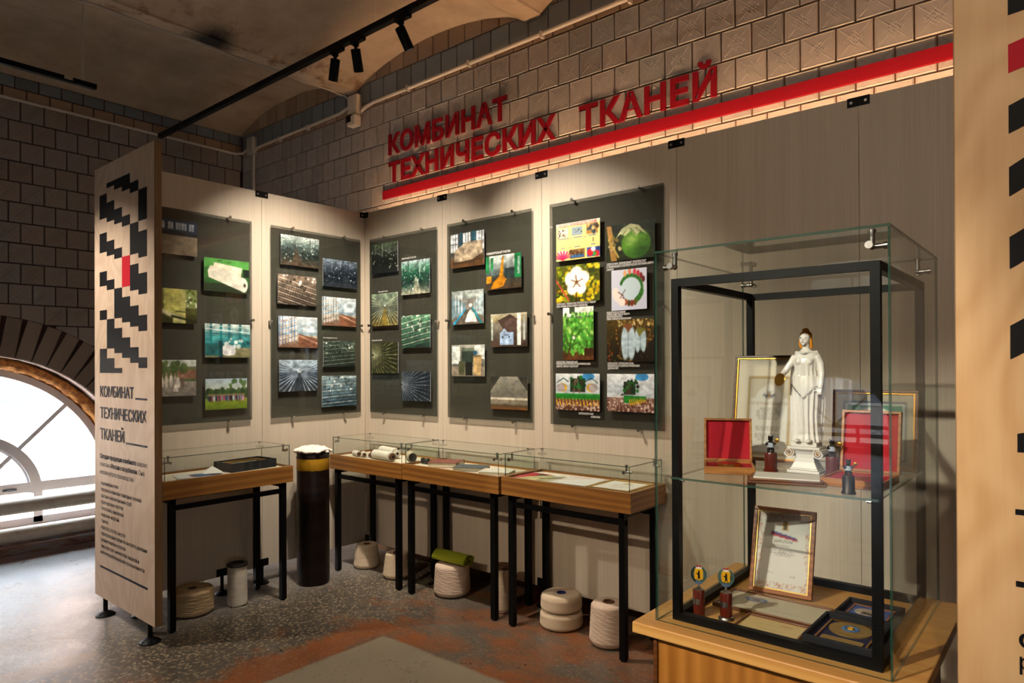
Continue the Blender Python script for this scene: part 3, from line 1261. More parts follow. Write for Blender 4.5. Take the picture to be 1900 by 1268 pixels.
gp.box(WY - 1.1, 0.22, 0, WY + 1.1, 0.49, 0.006)
gp.build('window_pane', 'window_glass', win)
hb = MB().box(WX, WY + 0.27, 0.505, WX + 0.012, WY + 0.37, 0.52)
hb.tube([(WX + 0.01, WY + 0.28, 0.512), (WX + 0.03, WY + 0.30, 0.512), (WX + 0.03, WY + 0.34, 0.512), (WX + 0.01, WY + 0.36, 0.512)], 0.006)
hb.build('window_handle', 'steel_dark', win)
# expanding foam squeezed out round the frame
fo = MB()
vs, fs = [], []
nf, nk = 150, 10
for i in range(nf + 1):
    t = PI * i / nf
    for k in range(nk):
        q = 2 * PI * k / nk
        bump = 1 + 0.45 * (noise.noise(Vector((t * 22, math.cos(q) * 1.5, math.sin(q) * 1.5))))
        rr = 1.185 + 0.048 * math.cos(q) * bump
        x = WX + 0.035 + 0.055 * math.sin(q) * bump
        vs.append((x, WY + 0.01 + rr * math.cos(t), WZ + 0.01 + rr * math.sin(t)))
for i in range(nf):
    for k in range(nk):
        k2 = (k + 1) % nk
        fs.append((i * nk + k, i * nk + k2, (i + 1) * nk + k2, (i + 1) * nk + k))
fo.add(vs, fs)
arc_bar(fo, 1.13, 1.27, WX - 0.06, WX - 0.004)
fo.build('foam_seal', 'foam', win, smooth=60)
# low stained base under the window
struct('baseboard_left', MB(FL).box(YF, 0.0, 0.0, YB, 0.075, 0.06), 'stained_base')
struct('trim_1', MB(FL).box(AY - AR - 0.02, 0.02, -0.40, AY + AR + 0.02, 0.185, 0.005), 'stained_base')

# rest of the hall
RY0, RY1, RZ0, RZ1 = -6.0, -5.35, 1.5, 2.15
struct('wall_right', MB().box(XR, YF - 0.3, 0, XR + 0.3, RY0, 4.35).box(XR, RY1, 0, XR + 0.3, YB + 0.3, 4.35).box(XR, RY0, 0, XR + 0.3, RY1, RZ0).box(XR, RY0, RZ1, XR + 0.3, RY1, 4.35), 'far_plaster')
w3 = MB()
for (y0, z0, y1, z1) in ((RY0, RZ0, RY1, RZ0 + 0.06), (RY0, RZ1 - 0.06, RY1, RZ1), (RY0, RZ0, RY0 + 0.06, RZ1), (RY1 - 0.06, RZ0, RY1, RZ1), ((RY0 + RY1) / 2 - 0.03, RZ0, (RY0 + RY1) / 2 + 0.03, RZ1)):
    w3.box(XR + 0.12, y0, z0, XR + 0.18, y1, z1)
struct('added_fill_window', w3, 'upvc_white')  # unseen window, added to send cool fill light across the hall
po3 = light('AREA', (XR + 0.25, (RY0 + RY1) / 2, (RZ0 + RZ1) / 2), 1.0, (1, 1, 1), (XR - 2, (RY0 + RY1) / 2, (RZ0 + RZ1) / 2), shape='RECTANGLE', size=0.8, size_y=0.8, portal=True)
FY, FZ, FRR = 1.10, 0.45, 0.95
hole2 = [(FY - FRR, 0.10)] + [(FY - FRR * math.cos(PI * i / 40), FZ + FRR * math.sin(PI * i / 40)) for i in range(41)] + [(FY + FRR, 0.10)]
FF = Fr((0, YF, 0), (-1, 0, 0), (0, 0, 1))      # normal +Y, a = -x
outer2 = [(-XR - 0.3, 0), (-XW + 0.3, 0), (-XW + 0.3, 4.35), (-XR - 0.3, 4.35)]
holea = [(-x, z) for x, z in hole2]
wf = MB(FF)
allp = outer2 + holea
for c, flip in ((0.0, False), (-0.4, True)):
    k = len(wf.v)
    wf.v += [FF.p(a, b, c) for a, b in allp]
    for t in tessellate_polygon([[Vector((a, b, 0)) for a, b in outer2], [Vector((a, b, 0)) for a, b in holea]]):
        q = [allp[i] for i in t]
        w = (q[1][0] - q[0][0]) * (q[2][1] - q[0][1]) - (q[2][0] - q[0][0]) * (q[1][1] - q[0][1])
        t = t if (w > 0) != flip else t[::-1]
        wf.f.append(tuple(k + i for i in t))
        wf.m.append(0)
k = len(wf.v)
nh = len(holea)
wf.v += [FF.p(a, b, 0) for a, b in holea] + [FF.p(a, b, -0.4) for a, b in holea]
for i in range(nh):
    j = (i + 1) % nh
    wf.f.append((k + i, k + j, k + nh + j, k + nh + i))
    wf.m.append(0)
struct('wall_front', wf, 'far_plaster')
w2 = MB()
arc = [(FY + (FRR) * math.cos(PI * i / 40), FZ + FRR * math.sin(PI * i / 40)) for i in range(41)]
for i in range(40):
    p, q = arc[i], arc[i + 1]
    c = Vector(((p[0] + q[0]) / 2, YF - 0.2, (p[1] + q[1]) / 2))
    d = Vector((q[0] - p[0], 0, q[1] - p[1]))
    e = Vector((-d.z, 0, d.x)).normalized()
    w2.obox(c, d * 0.52, (0, 0.035, 0), e * 0.05)
for z in (0.13, 0.29, FZ):
    w2.box(FY - FRR, YF - 0.235, z - 0.035, FY + FRR, YF - 0.165, z + 0.035)
for x in (FY - FRR + 0.03, FY - 0.4, FY + 0.4, FY + FRR - 0.03):
    w2.box(x - 0.03, YF - 0.235, 0.10, x + 0.03, YF - 0.165, FZ)
for t in (45, 90, 135):
    a = math.radians(t)
    d = Vector((math.cos(a), 0, math.sin(a)))
    w2.obox(Vector((FY, YF - 0.2, FZ)) + d * 0.47, (0, 0.03, 0), d * 0.47, Vector((-d.z, 0, d.x)) * 0.02)
struct('window_2', w2, 'upvc_white')

# daylight comes in through the two windows (sampling portals for the sky)
po = light('AREA', (WX - 0.12, WY, 0.9), 1.0, (1, 1, 1), (WX + 2, WY, 0.9), shape='RECTANGLE', size=2.3, size_y=1.5, portal=True)
po2 = light('AREA', (FY, YF - 0.3, 0.75), 1.0, (1, 1, 1), (FY, YF + 2, 0.75), shape='RECTANGLE', size=1.9, size_y=1.35, portal=True)

# the building over the yard, seen washed out through the window
yard = struct('ground', MB().box(-40, -40, -0.9, XW - 0.45, 40, -0.8), 'far_plaster')
plain('facade_pale', '#d8c4b8', 0.9, 0, 0.1, 2)
plain('facade_pink', '#c49a88', 0.9, 0, 0.15, 4)
plain('yard_glass', '#3a4046', 0.4, spec=0.1)
b = thing('yard_building', (-15.5, 2, -0.8), 'pale brick building across the yard beyond the arched window', 'building')
MB().box(-16, -14, -0.8, -15.5, 22, 9).build('wall', 'facade_pale', b)
for i in range(9):
    yy = -12 + i * 3.6
    MB().box(-15.5, yy, -0.8, -15.42, yy + 0.5, 9).build('pilaster', 'facade_pink', b)
    for zz in (0.6, 4.6):
        f = MB().box(-15.5, yy + 1.1, zz, -15.46, yy + 2.9, zz + 2.6).build('window', 'upvc_white', b)
        for (ya, za) in ((0, 0), (0.9, 0), (0, 1.3), (0.9, 1.3)):
            MB().box(-15.47, yy + 1.17 + ya, zz + 0.07 + za, -15.45, yy + 1.93 + ya, zz + 1.23 + za).build('pane', 'yard_glass', f)

b = thing('far_building', (1.5, -25, -0.8), 'grey block with dark windows opposite the far hall window', 'building')
plain('facade_grey', '#6f6a66', 0.9, 0, 0.1, 2)
MB().box(-9, -25.5, -0.8, 12, -25, 2.6).build('wall', 'facade_grey', b)
for i in range(6):
    for zz in (0.2,):
        f = MB().box(-8 + i * 3.3, -25, zz, -6.4 + i * 3.3, -24.95, zz + 2.0).build('window', 'upvc_white', b)
        MB().box(-7.9 + i * 3.3, -24.96, zz + 0.1, -6.5 + i * 3.3, -24.94, zz + 1.9).build('pane', 'yard_glass', f)
struct('ground_2', MB().box(-20, -40, -0.9, 20, YF - 0.45, -0.8), 'far_plaster')
plain('bark', '#3c342e', 0.9, 0, 0.2, 10)
tr_ = MB()
R = random.Random(12)


def branch(p, d, L, r, k):
    pts = [p]
    for i in range(3):
        d = (d + Vector((R.uniform(-.2, .2), R.uniform(-.2, .2), R.uniform(-.05, .2)))).normalized()
        pts.append(pts[-1] + d * L / 3)
    tr_.tube(pts, r, 5, radii=[r, r * .85, r * .7, r * .55])
    if k:
        for i in range(4):
            e = (d + Vector((R.uniform(-1, 1), R.uniform(-1, 1), R.uniform(-.2, .6)))).normalized()
            branch(pts[R.choice((2, 3, 3))], e, L * .66, r * .5, k - 1)


branch(Vector((2.0, -17.5, -0.85)), Vector((0, 0, 1)), 1.6, 0.11, 4)
tag(tr_.build('bare_tree', 'bark', at=(2.0, -17.5, -0.8)), 'bare branching tree outside the far hall window', 'tree')

# ------------------------------------------------------------------ partitions
FB = Fr((0, 0, 0), (1, 0, 0), (0, 0, 1))        # back partition plane, normal -Y
FS = Fr((0, 0, 0), (0, 1, 0), (0, 0, 1))        # side partition plane, normal +X
PT, PB = 2.882, 0.126


def partition(name, fr, seams, label, ends=()):
    t = thing(name, fr.p((seams[0] + seams[-1]) / 2, 0, 0), label, 'partition', kind='thing')
    for i in range(len(seams) - 1):
        MB(fr).box(seams[i] + 0.0012, PB, -0.018, seams[i + 1] - 0.0012, PT, 0).build('panel', 'laminate', t)
    for i, a in enumerate(seams):
        if i in ends:
            continue
        w0, w1 = (-0.05, 0.05)
        if a == 0:                                # folded plate in the corner
            w0, w1 = (0.0045, 0.048) if fr is FB else (-0.048, 0)
        c0 = 0 if a else (0.0 if fr is FB else 0.0)
        bk = MB(fr).box(a + w0, PT - 0.042, 0.0005, a + w1, PT + 0.003, 0.004).box(a + w0, PT, -0.02, a + w1, PT + 0.003, 0.004).build('bracket', 'black_metal', t)
        for q in ((w0 + 0.018, w1 - 0.018) if a else ((w0 + w1) / 2,)):
            c = fr.p(a + q, PT - 0.021, 0.004)
            MB().cyl(c, c + fr.n * 0.004, 0.0075, 0.006, 10).build('bolt', 'silver', bk, smooth=40)
        if a == 0 and fr is FS:
            continue
        # adjustable foot: plate on the panel, stem and round pad
        ft = MB(fr).box(a - 0.045 if a else a + w0, PB + 0.002, 0.0005, a + 0.045 if a else a + w1, PB + 0.055, 0.006)
        s0 = fr.p(a if a else a + (0.03 if fr is FB else -0.03), 0, -0.009)
        ft.cyl(s0 + Vector((0, 0, 0.02)), s0 + Vector((0, 0, PB + 0.05)), 0.012, n=12)
        f = ft.build('foot', 'black_metal', t, smooth=40)
        MB().lathe(s0, [(0.052, 0.0), (0.052, 0.006), (0.035, 0.018), (0.014, 0.026), (0, 0.026)], 24).build('pad', 'black_metal', f, smooth=40)
    return t


SB = [0.0, 0.935, 1.878, 2.851, 3.804, 4.75]
SS = [-1.885, -0.937, 0.0]
pback = partition('display_partition', FB, SB, 'long partition of beige laminate panels behind three wooden display cases')
pside = partition('display_partition', FS, SS, 'short beige laminate partition joining the plywood pylon to the corner', ends=(0,))
for a in (-1.24, -1.78):
    s0 = FS.p(a, 0, -0.009)
    f = MB(FS).box(a - 0.045, PB + 0.002, 0.0005, a + 0.045, PB + 0.055, 0.006).cyl(s0 + Vector((0, 0, 0.02)), s0 + Vector((0, 0, PB + 0.05)), 0.012, n=12).build('foot', 'black_metal', pside, smooth=40)
    MB().lathe(s0, [(0.052, 0.0), (0.052, 0.006), (0.035, 0.018), (0.014, 0.026), (0, 0.026)], 24).build('pad', 'black_metal', f, smooth=40)

# LED profile along the back of the partition, washing the tiles
led = thing('led_strip', (2.4, 0.05, 2.80), 'warm LED profile fixed along the rear top of the long partition', 'light strip')
MB().box(0.03, 0.0285, 2.79, 4.74, 0.05, 2.802).box(0.03, 0.0185, 2.79, 4.74, 0.0285, 2.795).build('channel', 'led_channel', led)
MB().box(0.04, 0.0295, 2.8022, 4.73, 0.049, 2.805).build('diffuser', 'led_face', led)

# ------------------------------------------------------------------ plywood pylons
YP = -1.937
FP = Fr((0, YP, 0), (1, 0, 0), (0, 0, 1))


def pylon(x0, x1, label, ply):
    t = thing('plywood_pylon', ((x0 + x1) / 2, YP + 0.021, 0), label, 'pylon')
    MB(FP).box(x0, 0.118, -0.043, x1, 2.884, 0).build('board', [ply], t, bevel=0.0015)
    MB(FP).box(x1, 0.119, -0.042, x1 + 0.0015, 2.883, -0.001).build('edge_strip', 'ply_edge', t)
    MB(FP).box(x0 - 0.0015, 0.119, -0.042, x0, 2.883, -0.001).build('edge_strip', 'ply_edge', t)
    for a in (x0 + 0.118, x1 - 0.115):
        s0 = Vector((a, YP + 0.021, 0))
        f = MB().cyl(s0 + Vector((0, 0, 0.02)), s0 + Vector((0, 0, 0.125)), 0.0135, n=14).build('foot', 'black_metal', t, smooth=40)
        MB().lathe(s0, [(0.058, 0.0), (0.058, 0.006), (0.038, 0.02), (0.016, 0.03), (0, 0.03)], 28).build('pad', 'black_metal', f, smooth=40)
    return t


py1 = pylon(-0.318, 0.592, 'tall birch plywood pylon with stepped black ornament and Cyrillic text beside the arched window', 'plywood_pale')
EDG = [-0.226, -0.107, 0.014, 0.135, 0.256, 0.378, 0.498]
ZT, ZU = 2.760, 0.0308
SEG = {0: [(2, 7), (10, 14), (18, 21), (26, 28), (34, 39)], 1: [(0, 1), (4, 8), (12, 15), (20, 22), (28, 34), (36, 39)],
       2: [(0, 2), (6, 9), (14, 16), (22, 28), (30, 35), (38, 39)], 3: [(0, 3), (8, 10), (24, 29), (32, 36)],
       4: [(2, 4), (10, 16), (18, 23), (26, 30), (34, 37)], 5: [(4, 10), (12, 17), (20, 24), (28, 31), (36, 38)]}
for c, ss in SEG.items():
    for (k0, k1) in ss:
        MB(FP).box(EDG[c], ZT - k1 * ZU, 0.0004, EDG[c + 1], ZT - k0 * ZU, 0.001).build('ornament_block', 'print_black', py1)
MB(FP).box(EDG[3], ZT - 22 * ZU, 0.0004, EDG[4], ZT - 16 * ZU, 0.001).build('ornament_block', 'print_red', py1)['label'] = 'red block of the ornament'
lettering('headline', 'КОМБИНАТ', FP, -0.218, 1.407, 0.068, 'print_navy', py1, width=0.523, bold=0.010, fat=0.0035)
lettering('headline', 'ТЕХНИЧЕСКИХ', FP, -0.218, 1.270, 0.070, 'print_navy', py1, width=0.703, bold=0.010, fat=0.0035)
lettering('headline', 'ТКАНЕЙ', FP, -0.218, 1.135, 0.070, 'print_navy', py1, width=0.383, bold=0.010, fat=0.0035)
MB(FP).box(0.329, 1.402, 0.0004, 0.498, 1.413, 0.001).build('rule', 'print_navy', py1)
MB(FP).box(0.190, 1.129, 0.0004, 0.498, 1.140, 0.001).build('rule', 'print_navy', py1)
MB(FP).box(-0.226, 0.310, 0.0004, 0.498, 0.323, 0.001).build('rule', 'print_navy', py1)
lettering('paragraph', 'Сегодня продукция комбината', FP, -0.225, 1.013, 0.029, 'print_navy', py1, width=0.565, bold=0.008, fat=0.0012)
lettering('paragraph', 'широко', FP, 0.357, 1.013, 0.029, 'print_navy', py1, width=0.140)
lettering('paragraph', 'известна в', FP, -0.225, 0.962, 0.029, 'print_navy', py1, width=0.178)
lettering('paragraph', 'России', FP, -0.036, 0.962, 0.029, 'print_navy', py1, width=0.128, bold=0.008, fat=0.0012)
lettering('paragraph', 'и', FP, 0.104, 0.962, 0.029, 'print_navy', py1, width=0.018)
lettering('paragraph', 'за рубежом.', FP, 0.134, 0.962, 0.029, 'print_navy', py1, width=0.225, bold=0.008, fat=0.0012)
lettering('paragraph', 'Она', FP, 0.376, 0.962, 0.029, 'print_navy', py1, width=0.080)
lettering('paragraph', 'используется в производстве:', FP, -0.225, 0.911, 0.029, 'print_navy', py1, width=0.53)
bul = [('· конвейерных лент', .30), ('· плоских и клиновых приводных ремней', .63), ('· шахтных вентиляционных труб', .495), ('· прокладочных холстов', .37),
       ('· текстолита, линолеума', .375), ('· ковровых изделий', .305), ('· тентов', .13), ('· канатов, тросов, шнуров', .40),
       ('· паропроводных шлангов высокого давления', .715), ('· резинотканевых рукавов', .405), ('· фильтров для химической, пищевой и', .60), ('нефтеперерабатывающей промышленности', .675)]
for i, (s_, w) in enumerate(bul):
    lettering('paragraph', s_, FP, -0.222, 0.843 - 0.0402 * i, 0.0245, 'print_navy', py1, width=w, bold=0.006)

py2 = pylon(4.424, 5.34, 'tall warm birch plywood pylon with black and red slanted blocks close to the glass showcase', 'plywood_warm')
for (zb_, zt_, mt) in ((2.279, 2.36, 'print_black'), (2.165, 2.221, 'print_red'), (2.046, 2.101, 'print_black'), (1.922, 1.98, 'print_black'), (1.78, 1.843, 'print_black'), (1.603, 1.669, 'print_black')):
    sl = {2.279: 0.10, 2.165: 0.25, 2.046: 0.42}.get(zb_, 0.62)
    MB(FP).prism([(4.514, zb_), (4.634, zb_ + 0.12 * sl), (4.634, zt_ + 0.12 * sl), (4.514, zt_)], 0.0004, 0.001).build('ornament_block', mt, py2)
MB(FP).prism([(4.524, 1.422), (4.60, 1.422), (4.60, 1.53), (4.540, 1.462), (4.524, 1.458)], 0.0004, 0.001).build('ornament_block', 'print_black', py2)
for z in (1.300, 1.160):
    MB(FP).box(4.520, z, 0.0004, 4.62, z + 0.011, 0.001).build('rule', 'print_black', py2)
lettering('paragraph', 'о', FP, 4.524, 1.044, 0.036, 'print_black', py2, bold=0.02)
lettering('paragraph', 'р', FP, 4.525, 1.000, 0.034, 'print_black', py2)

# ------------------------------------------------------------------ red wall sign
FW = Fr((0, YB, 0), (1, 0, 0), (0, 0, 1))
sign = thing('wall_sign', (1.6, YB, 3.0), 'red Cyrillic letters and long red bar mounted on the tiled wall', 'sign')
bar = MB(FW).box(0.02, 3.028, 0.003, 4.72, 3.100, 0.024).build('bar', 'red_paint', sign)


def word(w, a0, a1, b, cap):
    vs, fs = glyphs(w, 0.030, 'LEFT', 1.04)
    x0 = min(v[0] for v in vs); x1 = max(v[0] for v in vs)
    sx = (a1 - a0) / (x1 - x0)
    # letter by letter, spaced as the whole word is set
    pos = 0.0
    for i, ch in enumerate(w):
        pre = glyphs(w[:i + 1], 0.030, 'LEFT', 1.04)[0]
        one = glyphs(ch, 0.030, 'LEFT', 1.04)[0]
        r1 = max(v[0] for v in pre)
        wd = max(v[0] for v in one) - min(v[0] for v in one)
        lettering('letter', ch, FW, a0 + (r1 - wd - x0) * sx, b, cap, 'red_paint', sign, width=wd * sx, depth=0.012, lift=0.003, bold=0.030, space=1.04)


word('КОМБИНАТ', 0.088, 1.418, 3.402, 0.165)
word('ТЕХНИЧЕСКИХ', 0.088, 1.858, 3.163, 0.162)
word('ТКАНЕЙ', 2.054, 3.012, 3.158, 0.163)

# ------------------------------------------------------------------ photo boards
random.seed(3)


def ph_machine(seed, sky, metal, dark, hl, floor='#5a4a3a'):
    def f(P):
        P.g(floor, dark, 0, 0.35).g(dark, metal, 0.35, 0.75).g(metal, sky, 0.75, 1)
        R = random.Random(seed)
        vx, vy = R.uniform(.35, .65), R.uniform(.55, .7)
        P.fan(vx, vy, 18, 15, 165, hl, .006, 1.2, .6, .12).fan(vx, vy, 12, 20, 160, dark, .006, 1.2, .6, .1)
        P.fan(vx, vy, 14, 190, 350, dark, .007, 1.2, .6, .08).fan(vx, vy, 9, 200, 340, metal, .006, 1.2, .7, .1)
        for i in range(8):
            x = R.uniform(0, 1)
            P.l(x, R.uniform(.5, .7), x, 1, 0.007, R.choice((hl, dark, metal)), 0.8)
        for i in range(110):
            x, y = R.uniform(0, 1), R.uniform(.12, .72)
            P.r(x, y, x + R.uniform(.006, .045), y + R.uniform(.01, .07), R.choice((dark, metal, dark, hl, '#0c0e10')), 0.8)
        P.p([(vx - .12, 0), (vx + .2, 0), (vx + .03, vy - .12), (vx - .03, vy - .12)], floor, .7)
        P.n(0.3, 16, seed)
    return f


def ph_roll(P):
    P.g('#2e5a2c', '#4f8f45').r(0, .72, 1, 1, '#5fa552').r(.86, .5, 1, .75, '#1f2a24').r(0, 0, 1, .25, '#30402c')
    P.p([(.15, .5), (.22, .88), (.84, .78), (.80, .40)], '#e8e4cc').p([(.08, .62), (.14, .78), (.92, .46), (.94, .12), (.86, .05), (.10, .42)], '#e6e3d2')
    P.e(.88, .25, .09, .22, '#efece0').e(.90, .25, .03, .06, '#4a4438')
    for i in range(16):
        P.l(.12 + .045 * i, .47 - .02 * i, .16 + .045 * i, .76 - .02 * i, .006, '#c9c5b0', .5)
    P.l(.3, .93, .38, .95, .012, '#20351f').l(.5, .91, .58, .92, .012, '#20351f').n(.1, 8, 1)


def ph_yellow(P):
    P.g('#3a3a18', '#8a8a50').r(.42, .0, .72, 1, '#c4c07a').r(.2, .3, .62, 1, '#b9b66a').r(.72, .45, 1, 1, '#8d9a60').s(14, .72, .5, 1, 1, .03, ['#e6e8d0', '#55602c'], 2)
    P.l(0, .42, .6, .12, .06, '#cfcaa0').l(.4, .2, 1, .05, .03, '#2e3214').l(.5, .35, 1, .3, .02, '#5a6430').n(.2, 9, 2)


def ph_loom(P):
    P.g('#8a7d68', '#a89c84').r(0, .62, 1, 1, '#31465c').r(0, .55, 1, .66, '#1f2a30')
    for x in (.1, .3, .48, .62, .8):
        P.r(x, .72, x + .12, .93, '#b9c4cc').l(x + .06, .72, x + .06, .93, .006, '#31465c')
    for i in range(20):
        P.l(.05 * i, .55, .05 * i - .1, 0, .006, '#6a5e4c', .4)
    P.n(.15, 8, 3)


def ph_people(P):
    P.g('#8a857c', '#9a9488', 0, .4).g('#5b6a45', '#6d7d52', .4, .8).r(0, .82, 1, 1, '#c9cfc8').r(.55, .48, 1, .72, '#8d6a58').s(10, 0, .7, .9, 1, .09, ['#44582e', '#5c7040'], 4)
    for x, h, c in ((.05, .5, '#15161a'), (.16, .52, '#d7d2c6'), (.27, .55, '#c8c0b4'), (.38, .56, '#ddd8cc'), (.48, .54, '#b8b0a6'), (.55, .5, '#e2ddd2'), (.66, .5, '#7a6c60')):
        P.e(x, h - .14, .045, .17, c).e(x, h + .06, .022, .035, '#b08d78')
    P.p([(.04, .1), (.16, .1), (.1, .5)], '#121215').p([(.42, .12), (.56, .12), (.5, .4)], '#e4e0d6').n(.15, 10, 5)


def ph_hall(P):
    P.g('#7d7a58', '#8c8a6a', 0, .3).g('#2f7076', '#58b0b4', .3, .62).g('#4a8f92', '#e2efe8', .62, 1)
    for x in (.1, .32, .5, .75):
        P.r(x, .3, x + .05, 1, '#1f8a8c')
    P.l(0, .85, 1, .75, .015, '#e9f4ee').l(0, .95, 1, .9, .012, '#dcebe4').l(0, .72, 1, .68, .012, '#2a6a70')
    P.s(16, .45, .3, 1, .6, .04, ['#185a5e', '#2d9095', '#e5efe8'], 6).r(0, .05, .3, .42, '#2c6b6c').e(.5, .22, .16, .17, '#e2e4e4').e(.62, .22, .05, .15, '#bfc3c4').r(.3, 0, .38, .5, '#1a4a50').n(.2, 10, 6)


def ph_group(P):
    P.g('#6e8428', '#8ea038', 0, .36).g('#3b5330', '#4a6338', .36, .62).g('#c9d2c4', '#a9bcc8', .62, 1)
    P.s(26, 0, .5, 1, .64, .05, ['#3d5530', '#4e6a3a', '#31482a'], 7, 1.8).s(12, .58, .6, .98, .95, .045, ['#4d6a3c', '#5d7a48'], 8, 1.9)
    R = random.Random(3)
    for i in range(30):
        x = .06 + .03 * i
        c = R.choice(['#d8d8d8', '#4a5a78', '#8a2f38', '#e6d8c4', '#303238', '#7aa0b8', '#b8687a'])
        P.e(x, .36 + R.uniform(-.02, .02), .018, .09, c).e(x, .47 + R.uniform(-.01, .01), .012, .025, '#b58e76')
    P.n(.1, 10, 9)


def ph_aisle(c0, c1, dark, floor, seed):
    def f(P):
        P.g(floor, dark, 0, .5).g(dark, c1, .5, 1)
        P.fan(.52, .62, 26, 150, 390, c0, .010, 1.2, .75).fan(.52, .62, 22, 155, 385, dark, .008, 1.2, .6)
        P.p([(.36, 0), (.66, 0), (.55, .58), (.49, .58)], floor)
        for i in range(8):
            y = .02 + .07 * i
            P.l(.40, y, .62, y, .006, dark, .3)
        P.e(.52, .66, .06, .07, '#eef4f2').fan(.52, .62, 8, 40, 140, c1, .02, 1, .7).n(.25, 12, seed)
    return f


def ph_rows(a, b, dark, slope, n, seed):
    def f(P):
        P.g(dark, b)
        for i in range(n):
            y = i / n
            P.l(0, y, 1, y + slope, .012, a if i % 2 else b, .8)
        R = random.Random(seed)
        for i in range(16):
            x = i / 16
            P.l(x, 0, x + .1, .6, .007, dark, .6)
        P.g_ = None
        P.s(18, 0, .5, 1, 1, .03, [a, '#e9efe6', dark], seed).n(.3, 12, seed)
    return f


def ph_thread(dark, hl, x, y, seed):
    def f(P):
        P.g(dark, dark).fan(x, y, 40, 0, 360, hl, .006, 1.6, .6)
        R = random.Random(seed)
        for i in range(7):
            for j in range(6):
                P.e(.1 + .13 * i if x > .5 else .95 - .09 * i, .12 + .15 * j, .018, .035, '#15181c', .7)
        P.n(.25, 9, seed)
    return f


def ph_racks(seed, blue='#2f6a9c'):
    def f(P):
        P.g('#7a5a48', '#b8b0a0', 0, .4).g('#8ea4b0', '#d5dde0', .4, 1)
        R = random.Random(seed)
        for i in range(6):
            x = .02 + .075 * i
            P.r(x, .06 + .03 * i, x + .012, 1, blue)
            for j in range(5):
                P.e(x + .04, .14 + .03 * i + .17 * j, .026, .055, '#e8e0d4').e(x + .04, .14 + .03 * i + .17 * j, .009, .018, '#6a3020')
        P.p([(.5, 0), (1, 0), (1, .3), (.5, .45)], '#8a5f48').l(.5, .4, 1, .15, .015, '#c8a890').l(.5, .3, 1, .05, .012, '#5a3a2c').r(.62, .5, .95, .72, '#c9d5da').n(.2, 12, seed)
    return f


def ph_bale(P):
    P.g('#6b4a2c', '#5a4630', 0, .3).g('#5c5a56', '#4a4f55', .3, 1)
    for x in (.0, .38, .78):
        P.r(x, .45, x + .22, .98, '#dfe6e8').r(x + .07, .45, x + .085, 1, '#3a4248').r(x + .15, .45, x + .165, 1, '#3a4248').r(x, .68, x + .22, .70, '#3a4248')
    P.r(.27, .4, .36, 1, '#34606e').r(.64, .4, .76, 1, '#34606e').p([(.12, .18), (.12, .5), (.5, .72), (.97, .7), (.95, .35), (.5, .12)], '#a99a84').n(.3, 12, 5)
    P.l(.12, .12, .9, .18, .03, '#4a3826')


def ph_open(P):
    P.g('#4a3a2a', '#39413a', 0, .4).g('#3f4a48', '#cfd8d2', .4, 1)
    P.r(0, .5, .1, 1, '#2f8a54').r(.15, .55, .22, .95, '#2f8a54').r(.82, .3, 1, 1, '#1f7a46').r(.9, .4, .96, .9, '#8fb0a0').p([(.38, .35), (.48, .98), (.52, .98), (.50, .35)], '#b8861c')
    P.p([(.15, .02), (.2, .2), (.42, .42), (.62, .35), (.5, .08), (.3, .02)], '#b07818').e(.25, .5, .1, .1, '#5a6a68').r(.02, .2, .16, .4, '#c08a20').r(.55, .3, .8, .6, '#2c3a3a').n(.25, 10, 6)


def ph_belt(P):
    P.g('#7a6a58', '#8a8f8c').r(0, .75, 1, 1, '#a9b3ae').p([(0, .8), (.45, .62), (.45, .4), (0, .15)], '#7e97a0').p([(1, .9), (.7, .62), (.7, .4), (1, .2)], '#9fb0b2')
    P.p([(.05, 0), (.45, .45), (.62, .45), (.95, 0)], '#6a6258').p([(.02, .02), (.10, .0), (.48, .46), (.44, .46)], '#2a9ac0').l(.95, 0, .66, .46, .03, '#2a8a98')
    P.p([(.42, .06), (.5, .3), (.6, .44), (.72, .3), (.8, .06)], '#e8e6e0').e(.6, .56, .05, .06, '#e6e6e2')
    for x in (.12, .22, .32, .78, .88):
        P.r(x, .35, x + .02, .85, '#dfe8e6')
    P.n(.25, 12, 7)


def ph_machine_blue(P):
    P.g('#4a3a30', '#5a4c40', 0, .25).g('#5a5248', '#8a8578', .25, .75).g('#9a8a60', '#b5b09a', .75, 1)
    P.p([(.2, .8), (.55, .98), (.75, .8), (.75, .2), (.55, .2)], '#4a3c34').r(.4, .3, .75, .85, '#5c4a42').r(.74, .05, .84, 1, '#d9dcd2').r(.02, .2, .06, .9, '#b8c4b8').r(.9, .2, .95, .9, '#b0b8b0')
    P.r(.26, .06, .64, .44, '#a9c0dc').p([(.3, .44), (.38, .56), (.48, .44)], '#b9cce4').r(.32, .26, .36, .32, '#223').r(.5, .26, .54, .32, '#223').r(.36, .34, .52, .38, '#6a7a98').n(.18, 10, 8)


def ph_bins(P):
    P.g('#8a8272', '#8f8676', 0, .3).g('#6a6a62', '#a7a79a', .3, 1)
    P.r(0, .4, .25, .95, '#d9e2dc').r(.7, .55, 1, .98, '#cfd6d0').r(.3, .45, .7, .85, '#3d4a40').r(.33, .8, .68, .9, '#6a7566').r(.22, .05, .4, .48, '#54573c').r(.42, .03, .64, .45, '#23261f').p([(.68, .05), (.66, .62), (.92, .62), (.88, .03)], '#c2a877').e(.79, .64, .13, .04, '#8a7a58').e(.73, .74, .06, .07, '#3a6a88').n(.2, 10, 9)


